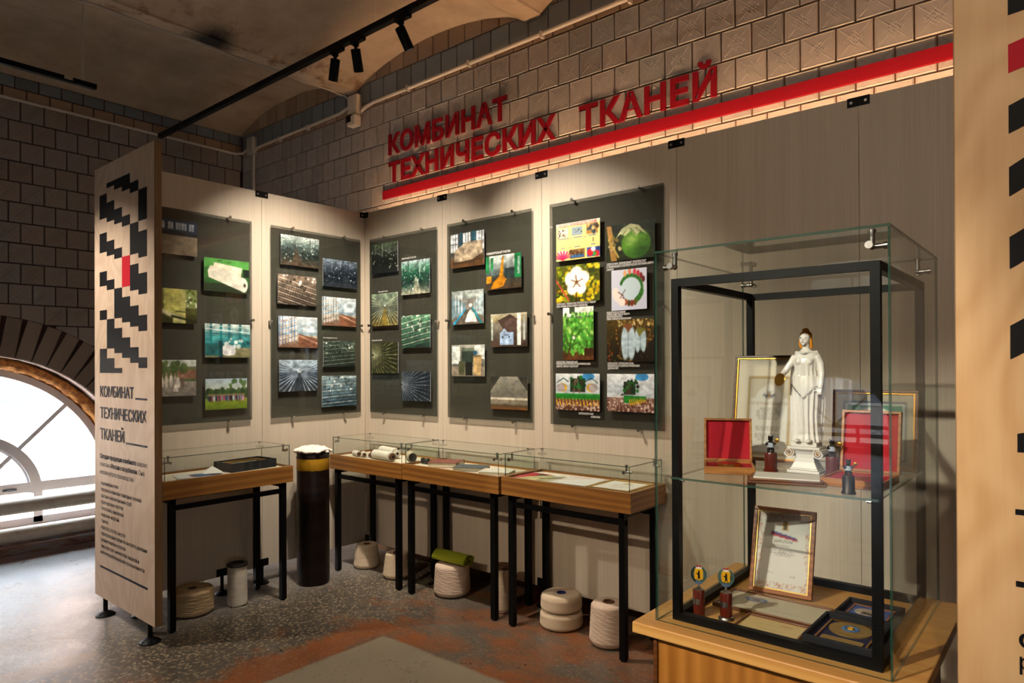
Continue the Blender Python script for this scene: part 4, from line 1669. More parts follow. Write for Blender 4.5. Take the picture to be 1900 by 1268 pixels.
def ph_warp(P):
    P.g('#8a5a30', '#4a4436', 0, .14).g('#6a6454', '#c9c2ae', .14, .36).g('#57554a', '#3c3b34', .36, 1)
    for i in range(34):
        x = i / 33
        P.l(x * 1.2 - .1, .36, .5 + (x - .5) * .45, 1, .006, '#d8d6c4', .65)
    P.l(0, .24, 1, .24, .05, '#8e8674').l(0, .32, 1, .32, .02, '#e6dfca').n(.15, 12, 9)


def ph_process(P):
    P.g('#ecd98a', '#f2e2a0')
    P.r(0, .92, 1, 1, '#f6ecd0')
    P.r(.04, .62, .27, .86, '#e9e2cc').s(40, .05, .64, .26, .84, .02, ['#3a2a1c', '#f4f0e4', '#8a7a60'], 1).r(.36, .64, .61, .86, '#9fb0b6').s(5, .4, .72, .6, .8, .012, ['#222'], 2)
    P.r(.70, .63, .95, .9, '#b58c4c').s(18, .7, .64, .95, .88, .03, ['#4a3014', '#e6c88a', '#2c4a5a'], 3).r(.05, .02, .24, .26, '#f4e8e4')
    P.fan(.15, .03, 8, 20, 160, '#d03060', .02, .22, .9, 0).r(.32, .03, .66, .28, '#8a6a3c').r(.34, .05, .64, .14, '#3d6c9c').s(10, .33, .12, .66, .27, .03, ['#c9a860', '#5a3c24'], 4)
    P.r(.71, .02, 1, .28, '#2a5aa8').e(.79, .14, .07, .1, '#d82030').e(.93, .1, .06, .09, '#d82838').e(.85, .22, .05, .06, '#e8ecf0').e(.88, .09, .04, .06, '#4aa040').e(.96, .22, .04, .06, '#1a3a78')
    for (x, y, w) in ((.05, .57, .25), (.4, .57, .2), (.75, .57, .17), (.12, .32, .08), (.42, .33, .14), (.8, .34, .1)):
        P.r(x, y, x + w, y + .025, '#4a6a9a', .8)
    P.l(.31, .57, .36, .57, .006, '#333').l(.64, .57, .69, .57, .006, '#333').l(.85, .52, .85, .42, .008, '#333').l(.3, .33, .36, .33, .006, '#333')


def ph_boll(P):
    P.g('#2c3414', '#22301a').n(.5, 6, 1)
    P.p([(.0, .98), (.1, .98), (.22, .0), (.1, 0)], '#b0884a').l(.05, .6, .25, .1, .02, '#cbb05a').s(12, .05, .3, .3, .65, .03, ['#c9bf8a', '#8a7a3a'], 2)
    P.e(.62, .42, .30, .40, '#4f8420').e(.56, .50, .20, .26, '#7db03c', .7, .5).e(.52, .52, .1, .13, '#b5d27a', .6, .6).e(.72, .22, .2, .2, '#2c5a14', .7, .6)
    P.p([(.2, .62), (.32, .85), (.5, .97), (.68, .9), (.85, .62), (.72, .74), (.62, .62), (.52, .78), (.40, .66), (.3, .72)], '#c5c89a').l(.5, .85, .62, .66, .012, '#6a8a3a').l(.42, .82, .34, .68, .01, '#7a944a').l(.62, .84, .78, .66, .01, '#5f8438').n(.12, 14, 3)


def ph_cotton(P):
    P.g('#4a4a14', '#6a6a20').s(170, 0, 0, 1, 1, .045, ['#e0c818', '#c8a81a', '#8a9a1c', '#3c4a16', '#e8d838', '#55601c'], 11, 1.3)
    P.l(0, .62, .3, .05, .018, '#c04a4a').l(0, .3, .3, .28, .012, '#b06a20').l(.47, 0, .47, .4, .014, '#4a2c14')
    for (x, y, rx, ry) in ((.48, .76, .14, .2), (.33, .62, .12, .2), (.64, .64, .13, .18), (.38, .36, .12, .17), (.58, .38, .12, .18)):
        P.e(x, y, rx, ry, '#f0f0ea', 1, .12)
    for (x, y) in ((.46, .72), (.36, .6), (.62, .6), (.4, .4), (.56, .4)):
        P.l(.48, .53, x, y, .012, '#8a5a34')
    P.e(.48, .53, .03, .04, '#7a4a28').n(.08, 14, 3)


def ph_wreath(P):
    P.g('#cdd2e2', '#d5d8e4').e(.56, .52, .28, .32, '#c9dbe0')
    for i in range(34):
        t = math.radians(-60 + i * 6.5)
        r = .31
        x, y = .56 + r * math.cos(t), .52 + r * 1.05 * math.sin(t)
        c = ['#2f6a24', '#4a8a34', '#3f7a2c'][i % 3]
        P.e(x, y, .035 + .02 * (i < 8), .05 + .02 * (i < 8), c)
    for t, c in ((60, '#c23a48'), (75, '#d8505c'), (95, '#e08a60'), (115, '#e6b078'), (45, '#8a2c30'), (30, '#6a2428')):
        a = math.radians(t)
        P.e(.56 + .40 * math.cos(a), .52 + .42 * math.sin(a), .045, .075, c)
    for t, c in ((-70, '#6a5a28'), (-85, '#8a3a28'), (-100, '#5a4a2c'), (-115, '#a85a38'), (-130, '#7a3020')):
        a = math.radians(t)
        P.e(.56 + .34 * math.cos(a), .52 + .36 * math.sin(a), .05, .08, c)
    for (x, y, r) in ((.12, .46, .10), (.18, .32, .11), (.30, .2, .1), (.1, .38, .07)):
        P.e(x, y, r, r, '#efe2d8')
    P.l(.2, .45, .35, .35, .012, '#6a3a28').l(.25, .3, .4, .5, .01, '#6a3a28')


def ph_plant(P):
    P.g('#5a3a1c', '#6a4a28', 0, .2).g('#3a5a20', '#7ab04a', .2, .8).r(0, .82, 1, 1, '#eef2e8').r(.22, .88, .4, 1, '#4a5a40')
    P.s(240, 0, .12, 1, .88, .042, ['#4a9a34', '#6ab848', '#8fd060', '#3c7a2a', '#5aa83c', '#b0e078'], 12, 0.8)
    P.r(.7, .08, 1, .22, '#4a2c18').r(.1, 0, 1, .08, '#6a4424').e(.36, .42, .05, .03, '#f0f2ea').n(.2, 14, 4)


def ph_pima(P):
    P.g('#1a1408', '#5a4a1c').s(300, 0, 0, 1, 1, .016, ['#6a5420', '#2c2410', '#8a6a2c', '#a8843c', '#3a4018', '#8a4a20'], 13).s(40, .2, .85, 1, 1, .02, ['#d8c890', '#a88a48'], 14)
    P.p([(.5, 0), (1, 0), (1, .5), (.6, .3)], '#140f08', .6)
    for (x, y, rx, ry) in ((.40, .45, .085, .40), (.53, .45, .085, .40), (.66, .5, .06, .28), (.78, .5, .06, .27)):
        P.e(x, y, rx, ry, '#b9cdd4', 1, .1)
    P.l(.465, .1, .465, .8, .008, '#8aa0a8').l(.72, .28, .72, .7, .008, '#8aa0a8')
    P.p([(.34, .86), (.46, .92), (.58, .84), (.52, .78), (.46, .68), (.42, .78)], '#8a5a34').p([(.62, .76), (.72, .82), (.84, .74), (.76, .68), (.70, .58)], '#7a7a38').n(.1, 14, 5)


def ph_combine(two):
    def f(P):
        P.g('#6a4434', '#8a6050', 0, .38).g('#c9d4da', '#e6ecee', .38, 1).e(.75, .92, .14, .1, '#4a9ad0').e(.25, .6, .2, .12, '#b6c2ca', .6, .5)
        P.s(150, 0, 0, 1, .36 if not two else .22, .018, ['#e6d8cc', '#7a4a38', '#5a3426', '#c9b0a0'], 15)
        if two:
            P.r(.34, .5, .68, .88, '#1f3d22').r(.38, .5, .64, .8, '#4a3a2c').l(.42, .5, .46, .85, .02, '#7a6a58').l(.55, .5, .5, .85, .02, '#7a6a58').s(20, .36, .6, .68, .92, .03, ['#1f4a24', '#2f7a34', '#101c12'], 16)
            P.e(.15, .62, .12, .12, '#d9b030').e(.12, .62, .10, .11, '#b7aeae').e(.83, .62, .12, .12, '#d9b030').e(.86, .62, .10, .11, '#b7aeae').l(.03, .75, .18, .88, .012, '#2a4a40').l(.18, .88, .3, .78, .012, '#2a4a40').l(.96, .75, .82, .88, .012, '#2a4a40').l(.82, .88, .68, .78, .012, '#2a4a40')
            P.r(0, .3, 1, .46, '#2a8a34').r(0, .42, 1, .46, '#4aa84a')
            for i in range(13):
                P.p([(.02 + .078 * i, .14), (.05 + .078 * i, .14), (.0 + .078 * i, .36)], '#e6b81c')
        else:
            P.fan(.28, .45, 12, 195, 330, '#e0d2c6', .008, 1.2, .5).r(.36, .45, .62, .8, '#1f3a22').r(.40, .48, .52, .8, '#4c3c2e').s(18, .36, .55, .68, .84, .03, ['#1f4a24', '#2f7a34', '#101c12'], 17).p([(.28, .42), (.38, .42), (.34, .5)], '#2a1c18')
            P.p([(.36, .24), (.36, .44), (.84, .42), (.84, .32), (.5, .22)], '#2a8a34')
            for i in range(9):
                P.p([(.50 + .04 * i, .18 + .012 * i), (.53 + .04 * i, .18 + .012 * i), (.47 + .04 * i, .38)], '#e6b81c')
        P.n(.12, 14, 6)
    return f


GL = 0.025     # glass stands this far off the panels


def board(fr, on, a0, a1, label, photos, caps, pins):
    """smoked glass sheet on standoffs, prints fixed to its face"""
    t = thing('photo_board', fr.p((a0 + a1) / 2, 1.21, GL), label, 'photo board', 'smoked glass photo boards on the partition')
    MB(fr).box(a0, 1.212, GL - 0.006, a1, 2.645, GL, 0, 1).build('glass_panel', ['smoked_glass', 'glass_edge'], t)
    for (u0, v0, u1, v1, fn, what) in photos:
        p, q = on(u0, v0), on(u1, v1)
        P = Pic(110, 80)
        fn(P)
        pa, qa = (p.x, q.x) if fr is FB else (p.y, q.y)
        P.build('photo', fr, pa, q.z, qa, p.z, GL + 0.0035, t, label='print of ' + what)
    for (u, v, w, cap, s_) in caps:
        p = on(u, v)
        lettering('caption', s_, fr, p.x if fr is FB else p.y, p.z, cap, 'caption_white', t, width=w, lift=GL + 0.0012, depth=0.0005, bold=0.015)
    w = a1 - a0
    for (fa, z) in ((0.22, 2.648), (0.80, 2.648), (0.22, 1.209), (0.80, 1.209), (-0.008, 1.93), (1.008, 1.93)):
        a = a0 + w * fa
        if pins and (fa, z) in pins:
            continue
        c = fr.p(a, z, 0.0008)
        so = MB().cyl(c, c + fr.n * (GL + 0.004), 0.0055, n=12).build('standoff', 'chrome', t, smooth=40)
        MB().cyl(c + fr.n * (GL + 0.001), c + fr.n * (GL + 0.012), 0.0105, n=14).build('standoff_cap', 'chrome', so, smooth=40)
    return t


FBG = lambda u, v: onY(u, v, -GL)
FSG = lambda u, v: onX(u, v, GL)
steel = ph_machine
board(FS, FSG, -1.86, -1.030, 'smoked glass board with fabric roll photos and a crowd on grass beside the pylon', [
    (287, 402, 365.6, 477, ph_loom, 'a wide loom with pale warp'), (378, 477, 461.5, 546, ph_roll, 'a big white fabric roll on a green machine'),
    (287, 533, 365.2, 601.5, ph_yellow, 'yellowish cloth coming off a machine'), (379.8, 600, 463.5, 664, ph_hall, 'a turquoise workshop with a white roll'),
    (287, 668, 363.6, 734, ph_people, 'people gathered on a yard'), (380.5, 703.5, 458, 757.5, ph_group, 'a long row of people on a lawn')], [], ())
board(FS, FSG, -0.875, -0.064, 'smoked glass board with eight spinning mill photos in two columns', [
    (520.5, 434, 591.5, 499, steel(1, '#dfe6e0', '#6a7c78', '#24302c', '#cfe0d4'), 'a mill hall with a dark machine'), (599, 479, 662, 537, steel(2, '#8a98a4', '#46525e', '#141c24', '#a8bccc', '#3a4048'), 'a dim spinning hall'),
    (515, 508, 586.5, 569, ph_rows('#d9d2c2', '#8a7a6a', '#3a3028', -.35, 12, 3), 'threads running under a machine'), (597.5, 550, 660, 607, ph_racks(4, '#28606c'), 'racks of bobbins'),
    (516.5, 586, 588.5, 646, ph_racks(5), 'blue bobbin creels'), (599.5, 632, 658, 681, ph_rows('#9aa894', '#4c5a50', '#1c2420', .12, 14, 6), 'a twisting frame'),
    (517.5, 668, 588.5, 725, ph_aisle('#dfeaf2', '#b9ccd8', '#2c3e50', '#3e464e', 7), 'an aisle between spinning frames'), (597, 698, 660.7, 752, ph_rows('#dfe8e4', '#8aa0a4', '#2c4450', .06, 10, 8), 'shelves of white bobbins')],
    [(599.5, 628, .13, .008, 'КРУТИЛЬНЫЙ УЧАСТОК')], ())
board(FB, FBG, 0.100, 0.893, 'smoked glass board of six mill photos next to the partition corner', [
    (690.3, 456, 738.5, 503, steel(9, '#3a5a34', '#39443c', '#141814', '#cfd6c4', '#1a1c18'), 'loops of yarn over baskets'), (745.3, 487, 798, 543, steel(10, '#c9d8dc', '#2f7a58', '#1c3a34', '#e6ecea', '#b9b6a0'), 'a bright green machine hall'),
    (690.3, 547, 738.5, 603, ph_aisle('#cdd6b8', '#8fa08a', '#2a3024', '#8a7a34', 11), 'an aisle of spinning frames'), (745.3, 587, 798.8, 645, ph_rows('#e2ecd4', '#5a8a6c', '#1f3c30', .22, 12, 12), 'a drawing frame with white cans'),
    (690.3, 637, 739.5, 693, ph_thread('#3a3e1c', '#e4e6cc', .05, .6, 13), 'threads fanning from a creel'), (745.3, 690, 799.5, 746, ph_thread('#26323c', '#dfe8ee', .0, .55, 14), 'white yarns converging')],
    [(745.5, 482.5, .17, .012, 'ЛЕНТОЧНЫЙ УЧАСТОК'), (702, 543.5, .12, .010, 'ПРЯДИЛЬНЫЙ УЧАСТОК'), (690.5, 633.5, .13, .010, 'КРУТИЛЬНЫЙ УЧАСТОК')], ())
board(FB, FBG, 1.012, 1.808, 'smoked glass board of six photos starting with a pressed cotton bale', [
    (836.8, 436, 898.8, 491, ph_bale, 'a pressed cotton bale by tall windows'), (902, 477.6, 967.6, 533, ph_open, 'an orange opening machine'),
    (838.8, 542, 897.8, 600, ph_belt, 'cotton on a blue conveyor'), (911, 584, 978.5, 643, ph_machine_blue, 'a pale blue machine in a shed'),
    (838.8, 641, 899.8, 699, ph_bins, 'bins and barrels in a workshop'), (911, 699, 979.5, 762, ph_warp, 'a grey warp running over a roller')],
    [(903, 474, .22, .015, 'РАЗРЫХЛИТЕЛЬНЫЙ УЧАСТОК')], ())
b5 = board(FB, FBG, 1.963, 2.780, 'smoked glass board of eight bright cotton plant and harvester photos', [
    (1032.5, 418, 1114, 476, ph_process, 'a yellow chart of fabric making'), (1126, 420, 1215.5, 476.5, ph_boll, 'a green cotton boll'),
    (1032.5, 496, 1113.5, 557, ph_cotton, 'an open white cotton boll among yellow leaves'), (1135, 503, 1200.8, 573, ph_wreath, 'a ring of buds, leaves and bolls'),
    (1045, 572, 1102, 668, ph_plant, 'a leafy green cotton plant'), (1126.4, 595, 1214.5, 671.7, ph_pima, 'long white cotton fibres hanging'),
    (1031.8, 693.5, 1113.5, 764, ph_combine(True), 'a green harvester seen head on'), (1126.8, 694, 1214.5, 767, ph_combine(False), 'a green harvester in a field')],
    [(1126, 493.5, .27, .013, 'ХЛОПЧАТНИК  ДРЕВОВИДНЫЙ  ПРОИЗРАСТАЕТ'), (1126, 498.5, .32, .013, 'В ТРОПИЧЕСКИХ И СУБТРОПИЧЕСКИХ РЕГИОНАХ АЗИИ И'), (1126, 503.5, .05, .013, 'АФРИКИ'),
     (1033, 567, .30, .012, 'ХЛОПЧАТНИК  ТРАВЯНИСТЫЙ, ПРОИЗРАСТАЕТ В СРЕДНЕЙ'), (1033, 571.5, .24, .012, 'АЗИИ, ЯПОНИИ, КИТАЕ, ИНДИИ И ЗАКАВКАЗЬЕ'),
     (1126, 582.5, .13, .011, 'ОБЩИЙ ВИД РАСТЕНИЯ'), (1126, 586.5, .16, .011, 'ОТРЕЗОК ЦВЕТУЩЕГО ПОБЕГА'), (1126, 590.5, .11, .011, 'ЗРЕЛАЯ КОРОБОЧКА'), (1126, 594.5, .17, .011, 'СЕМЯ, ПОКРЫТОЕ ВОЛОКНАМИ'),
     (1032.5, 674, .165, .012, 'ХЛОПЧАТНИК  ОБЫКНОВЕННЫЙ'), (1032.5, 677.5, .265, .012, 'ПРОИЗРАСТАЕТ В ТРОПИКАХ И СУБТРОПИКАХ АЗИИ,'), (1032.5, 682, .17, .012, 'АМЕРИКИ, АФРИКИ И АВСТРАЛИИ'),
     (1128, 676.5, .18, .012, 'ПЕРУАНСКИЙ  ХЛОПЧАТНИК ПИМА'), (1128, 681, .22, .012, 'ПРОИЗРАСТАЕТ В СЕВЕРНЫХ ПРИБРЕЖНЫХ'), (1128, 685.5, .075, .012, 'ДОЛИНАХ ПЕРУ'),
     (1074, 769, .11, .012, 'ХЛОПКОУБОРОЧНЫЕ'), (1097, 775.5, .065, .012, 'КОМБАЙНЫ')], ())
p = onY(1037, 424, -GL)
lettering('caption', 'ПРОЦЕСС ПРОИЗВОДСТВА ТКАНИ', FB, p.x, p.z, 0.020, 'ink_red', b5, width=0.29, lift=GL + 0.0042, depth=0.0004, bold=0.01)

# ------------------------------------------------------------------ glazed display cases
def clamp(parent, c, d1, d2, d3):
    """tubular glass connector: arms along d1, d2 and up d3 from c"""
    mb = MB()
    for d, L in ((d1, 0.030), (d2, 0.030), (d3, 0.036)):
        d = Vector(d)
        mb.cyl(c, c + d * L, 0.0065, n=10)
        mb.cyl(c + d * (L - 0.004), c + d * (L + 0.004), 0.009, n=12)
    mb.ball(c, 0.0085, n=10, k=6)
    mb.build('glass_clamp', 'chrome', parent, smooth=40)


def case(fr, L, D, zt, label, wm, gtop=1.045):
    """fr: origin at floor, front left; right along the front; normal towards the room"""
    t = thing('display_case', fr.p(L / 2, 0, -D / 2), label, 'display case', 'glazed wooden display cases on black legs')
    zb = zt - 0.110
    B = lambda: MB(fr)
    B().box(0, zb, -0.018, L, zt, 0).build('front_board', wm[0], t, bevel=0.001)
    B().box(0, zb, -D, L, zt, -D + 0.018).build('back_board', wm[0], t, bevel=0.001)
    B().box(0, zb, -D + 0.018, 0.018, zt, -0.018).build('side_board', wm[1], t, bevel=0.001)
    B().box(L - 0.018, zb, -D + 0.018, L, zt, -0.018).build('side_board', wm[1], t, bevel=0.001)
    B().box(0.018, zt - 0.028, -D + 0.018, L - 0.018, zt - 0.014, -0.018).build('tray_floor', 'tray_lining', t)
    B().box(0.018, zb, -D + 0.018, L - 0.018, zb + 0.012, -0.018).build('underside', wm[0], t)
    w = 0.036
    for a in (0.045, L - 0.045 - w):
        for c in (-0.012, -D + 0.012 + w):
            lg = B().box(a, 0.008, c - w, a + w, zb, c).build('leg', 'black_metal', t)
            q = fr.p(a + w / 2, 0, c - w / 2)
            MB().cyl(q, q + Vector((0, 0, 0.010)), 0.017, n=12).build('foot_cap', 'black_paint', lg)
        B().box(a + 0.004, zb - 0.030, -D + 0.012, a + w - 0.004, zb, -0.012).build('rail', 'black_metal', t)
    B().box(0.045, zb - 0.072, -0.042, L - 0.045, zb - 0.042, -0.018).build('rail', 'black_metal', t)
    B().box(0.045, zb - 0.072, -D + 0.018, L - 0.045, zb - 0.042, -D + 0.042).build('rail', 'black_metal', t)
    # glass box
    g = 0.016
    th = 0.005
    m = ['clear_glass', 'glass_edge']
    z0 = zt + 0.0005
    B().box(g, z0, -g - th, L - g, gtop - th, -g, 0, 1).build('pane', m, t)
    B().box(g, z0, -D + g, L - g, gtop - th, -D + g + th, 0, 1).build('pane', m, t)
    B().box(g, z0, -D + g + th, g + th, gtop - th, -g - th, 0, 1).build('pane', m, t)
    B().box(L - g - th, z0, -D + g + th, L - g, gtop - th, -g - th, 0, 1).build('pane', m, t)
    B().box(g, gtop - th, -D + g, L - g, gtop, -g, 0, 1).build('pane', m, t)
    for a, sa in ((g + 0.034, -1), (L - g - 0.034, 1)):
        for c, sc in ((-g - 0.030, 1), (-D + g + 0.030, -1)):
            clamp(t, fr.p(a, gtop - 0.036, c), fr.r * sa, fr.n * sc, (0, 0, 1))
    return t


C1 = Fr((0.459, -1.836, 0), (0, 1, 0), (0, 0, 1))
C2 = Fr((0.104, -0.424, 0), (1, 0, 0), (0, 0, 1))
C3 = Fr((0.958, -0.424, 0), (1, 0, 0), (0, 0, 1))
C4 = Fr((1.880, -0.424, 0), (1, 0, 0), (0, 0, 1))
case(C1, 0.866, 0.40, 0.912, 'display case against the short partition holding a black presentation box', ('oak_y', 'oak'), 1.055)
case(C2, 0.846, 0.40, 0.905, 'display case in the partition corner holding cream thread bobbins', ('oak', 'oak_y'), 1.042)
case(C3, 0.900, 0.40, 0.907, 'display case holding three old books under glass', ('oak', 'oak_y'), 1.044)
case(C4, 0.906, 0.40, 0.912, 'display case holding a magazine and a framed document next to the tall showcase', ('oak', 'oak_y'), 1.052)
TF = 0.895      # tray floor of the cases


def frame_from(cen, ang, z):
    """flat frame lying on a surface: right turned by ang about z, normal up"""
    r = Vector((math.cos(ang), math.sin(ang), 0))
    return Fr((cen[0], cen[1], z), r, Vector((-r.y, r.x, 0)))


# case 1: presentation box and papers
f = frame_from((0.235, -1.195), PI / 2 + 0.08, 0.8985)
t = thing('presentation_box', f.o, 'black presentation box with gold framed picture inside the glass case', 'box')
bx = MB(f).box(-0.17, -0.105, 0, 0.17, 0.105, 0.006)
for (a0, b0, a1, b1) in ((-0.17, -0.105, 0.17, -0.092), (-0.17, 0.092, 0.17, 0.105), (-0.17, -0.092, -0.157, 0.092), (0.157, -0.092, 0.17, 0.092)):
    bx.box(a0, b0, 0.006, a1, b1, 0.058)
bx.build('body', 'black_velvet', t)
fr_ = MB(f)
for (a0, b0, a1, b1) in ((-0.13, -0.075, 0.13, -0.063), (-0.13, 0.063, 0.13, 0.075), (-0.13, -0.063, -0.118, 0.063), (0.118, -0.063, 0.13, 0.063)):
    fr_.box(a0, b0, 0.040, a1, b1, 0.052)
fr_.build('gold_frame', 'gold', t)
P = Pic(40, 24, '#3a4038').r(.1, .15, .9, .85, '#6a7468').e(.5, .5, .2, .25, '#a99c6a').n(.3, 8, 2)
P.build('picture', f, -0.118, -0.063, 0.118, 0.063, 0.042, t, 'print_matte')
f2 = frame_from((0.30, -1.54), PI / 2 - 0.25, 0.8985)
P = Pic(36, 26, '#cfd0d4').r(.0, .0, 1, 1, '#d8d6d4').r(.3, .15, .95, .85, '#7a4a48').e(.6, .5, .25, .3, '#3a6a9c').r(.7, .2, .9, .8, '#2c2a40').n(.2, 8, 4)
o = P.build('booklet', f2, -0.145, -0.09, 0.145, 0.09, 0.004, None, 'print_matte', 0.0035)
tag(o, 'colour printed booklet lying open beside the black presentation box', 'booklet')
sh = MB(f2)
sh.add([f2.p(0.02, 0.02, 0.006), f2.p(0.14, 0.0, 0.006), f2.p(0.15, 0.09, 0.006), f2.p(0.03, 0.10, 0.006), f2.p(0.085, 0.06, 0.048)], [(0, 1, 4), (1, 2, 4), (2, 3, 4), (3, 0, 4), (3, 2, 1, 0)])
tag(sh.build('folded_card', 'paper', at=f2.o), 'white folded paper card standing like a tent on the booklet', 'card')


# case 2: bobbins
def bobbin(c, ax, L, r, flange, yarn, label, group, endm='bobbin_wood'):
    c = Vector(c)
    ax = Vector(ax).normalized()
    t = thing('thread_bobbin', c - Vector((0, 0, r)), label, 'bobbin', group)
    p0 = c - ax * (L / 2)
    prof = [(0, 0.06 * L), (r * 0.8, 0.06 * L), (r * 0.98, 0.10 * L)] + [(r * (1 + 0.015 * math.sin(i * 2.4)), (0.12 + 0.76 * i / 20) * L) for i in range(21)] + [(r * 0.95, 0.92 * L), (0, 0.94 * L)]
    MB().lathe(p0, prof, 24, axis=ax).build('yarn', yarn, t, smooth=50)
    e = MB()
    for s0, s1 in ((0, 0.075), (0.925, 1.0)):
        e.lathe(p0, [(0, s0 * L), (flange, s0 * L), (flange * 1.05, (s0 + s1) / 2 * L), (flange, s1 * L), (0, s1 * L)], 20, axis=ax)
    e.build('end_cap', endm, t, smooth=40)
    h = MB()
    h.cyl(p0 - ax * 0.0006, p0 + ax * 0.003, flange * 0.45, n=14)
    h.cyl(p0 + ax * (L - 0.003), p0 + ax * (L + 0.0006), flange * 0.45, n=14)
    h.build('bore', 'print_black', t)
    return t


zt = 0.8916
g = 'bobbins in the corner display case'
BL = ('small cream bobbin at the free end of the row of three', 'small cream bobbin lying between two other small ones', 'small cream bobbin touching the long wooden ended bobbin')
for i, (x, y, a, L, r) in enumerate(((0.285, -0.305, -0.30, 0.115, 0.021), (0.355, -0.290, -0.55, 0.10, 0.020), (0.405, -0.265, -0.7, 0.085, 0.019))):
    bobbin((x, y, zt + r * 1.06), (math.cos(a), math.sin(a), 0), L, r, r * 0.75, 'yarn_white', BL[i], g)
bobbin((0.615, -0.315, zt + 0.036), (math.cos(-0.12), math.sin(-0.12), 0), 0.28, 0.034, 0.026, 'yarn_white', 'long cream bobbin with brown wooden ends in front of two others', g)
bobbin((0.54, -0.195, zt + 0.042), (math.cos(-0.2), math.sin(-0.2), 0), 0.27, 0.040, 0.022, 'yarn_white', 'thick cream bobbin with a yellowed side lying behind the wooden ended one', g, 'tray_lining')
bobbin((0.80, -0.20, zt + 0.0335), (math.cos(-0.55), math.sin(-0.55), 0), 0.15, 0.032, 0.030, 'yarn_cream', 'short cream bobbin with a grey flange near the end pane', g, 'steel_dark')

# case 3: fibre sample and books
zt = 0.8936
mb = MB()
R = random.Random(5)
for i in range(5):
    a = 2 * PI * i / 5
    mb.tube([(1.025 + 0.03 * math.cos(a + k * 0.55), -0.265 + 0.022 * math.sin(a + k * 0.55), zt + 0.012 + 0.010 * (i % 3) + 0.004 * math.sin(k)) for k in range(12)], 0.008, 8)
tag(mb.build('metal_rings', 'steel_dark', at=(1.025, -0.265, zt), smooth=50), 'small tangle of dark metal rings beside the red book', 'metal part')


def book(cen, ang, L, W, H, cover, label, title=False, block='page_block'):
    f = frame_from(cen, ang, zt)
    t = thing('old_book', f.o, label, 'book', 'books in the display case')
    MB(f).box(-L / 2, -W / 2, 0, L / 2, W / 2, 0.003).box(-L / 2, -W / 2, H - 0.003, L / 2, W / 2, H).box(-L / 2, W / 2 - 0.003, 0.003, L / 2, W / 2, H - 0.003).build('cover', cover, t, bevel=0.001)
    MB(f).box(-L / 2 + 0.005, -W / 2 + 0.005, 0.003, L / 2 - 0.005, W / 2 - 0.003, H - 0.003).build('page_block', block, t)
    if title:
        for (a, b, w_) in ((-0.05, 0.012, 0.06), (-0.05, -0.002, 0.045)):
            MB(f).box(a, b, H, a + w_, b + 0.007, H + 0.0004).build('gilt_line', 'gold', t)
    return t


book((1.215, -0.245), 0.46, 0.215, 0.180, 0.036, 'book_red', 'thick brownish red book with faded gilt title, cover closed', True)
book((1.466, -0.255), 0.42, 0.215, 0.160, 0.024, 'book_grey', 'dark grey cloth book between the red and the pale book')
book((1.700, -0.262), 0.40, 0.21, 0.150, 0.018, 'book_white', 'thin pale paper covered book with worn corner', False)

# case 4: magazine, sheets, framed document
zt = 0.8986
f = frame_from((2.065, -0.235), 0.02, zt)
P = Pic(60, 44, '#dcd8cc')
P.r(0, 0, .5, 1, '#b9484c').p([(.1, 0), (.5, .9), (.9, .4), (.8, 0)], '#c2b98a').r(.0, .55, .35, 1, '#b02c38').e(.35, .75, .12, .12, '#3a2c28').p([(.5, .5), (.95, .95), (1, .6), (.7, .3)], '#b7b288').l(.6, .3, .98, .75, .05, '#3a3c3a').r(.0, .93, 1, 1, '#e8e4da').n(.2, 8, 3)
tag(P.build('magazine', f, -0.155, -0.135, 0.155, 0.115, 0.006, None, 'print_matte', 0.0055), 'printed magazine with red and olive cover lying in the case', 'magazine')
f = frame_from((2.325, -0.235), 0.06, zt)
P = Pic(40, 44, '#e2e0da').r(0, .86, .6, .9, '#c05a34').r(0, .0, .04, .9, '#c9c2b4').txt([(.2, .5), (.28, .6)], .2, .8, '#8a8a8a', .01)
P.l(.0, .4, .6, .95, .012, '#c87850')
tag(P.build('paper_sheet', f, -0.125, -0.135, 0.125, 0.125, 0.009, None, 'print_matte', 0.0015), 'white paper sheets with an orange stripe between magazine and framed document', 'paper')
f = frame_from((2.605, -0.225), 0.0, zt)
t = thing('framed_document', f.o, 'document in a narrow gilt frame lying flat in the display case', 'framed document')
m_ = MB(f)
for (a0, b0, a1, b1) in ((-0.135, -0.15, 0.135, -0.14), (-0.135, 0.14, 0.135, 0.15), (-0.135, -0.14, -0.125, 0.14), (0.125, -0.14, 0.135, 0.14)):
    m_.box(a0, b0, 0, a1, b1, 0.014)
m_.build('frame', 'brass_plate', t)
P = Pic(44, 50, '#e6e3d8').e(.5, .8, .12, .06, '#b09a58').txt([(.66, .7), (.58, .8), (.5, .6), (.42, .75), (.34, .5), (.2, .3)], .15, .85, '#6a645a', .012, 3)
P.build('sheet', f, -0.125, -0.14, 0.125, 0.14, 0.006, t, 'print_matte')


# ------------------------------------------------------------------ things on the floor
def spool(name, c, prof, mat, label, n=48, extra=None, cross=0.004):
    t = thing(name, (c[0], c[1], 0), label, 'yarn spool')
    fn = lambda th, z, r: 1 + cross * math.sin(9 * th + z * 260) * (1 if 0.02 < z else 0)
    MB().lathe((c[0], c[1], 0), prof, n, fn=fn).build('yarn', mat, t, smooth=55)
    for (nm, pr, mt) in extra or ():
        MB().lathe((c[0], c[1], 0), pr, 24).build(nm, mt, t, smooth=40)
    return t


def rip(r0, r1, z0, z1, k=26, a=0.012):
    return [(r0 + (r1 - r0) * i / k + (a * r0) * math.sin(i * 2.6), z0 + (z1 - z0) * i / k) for i in range(k + 1)]


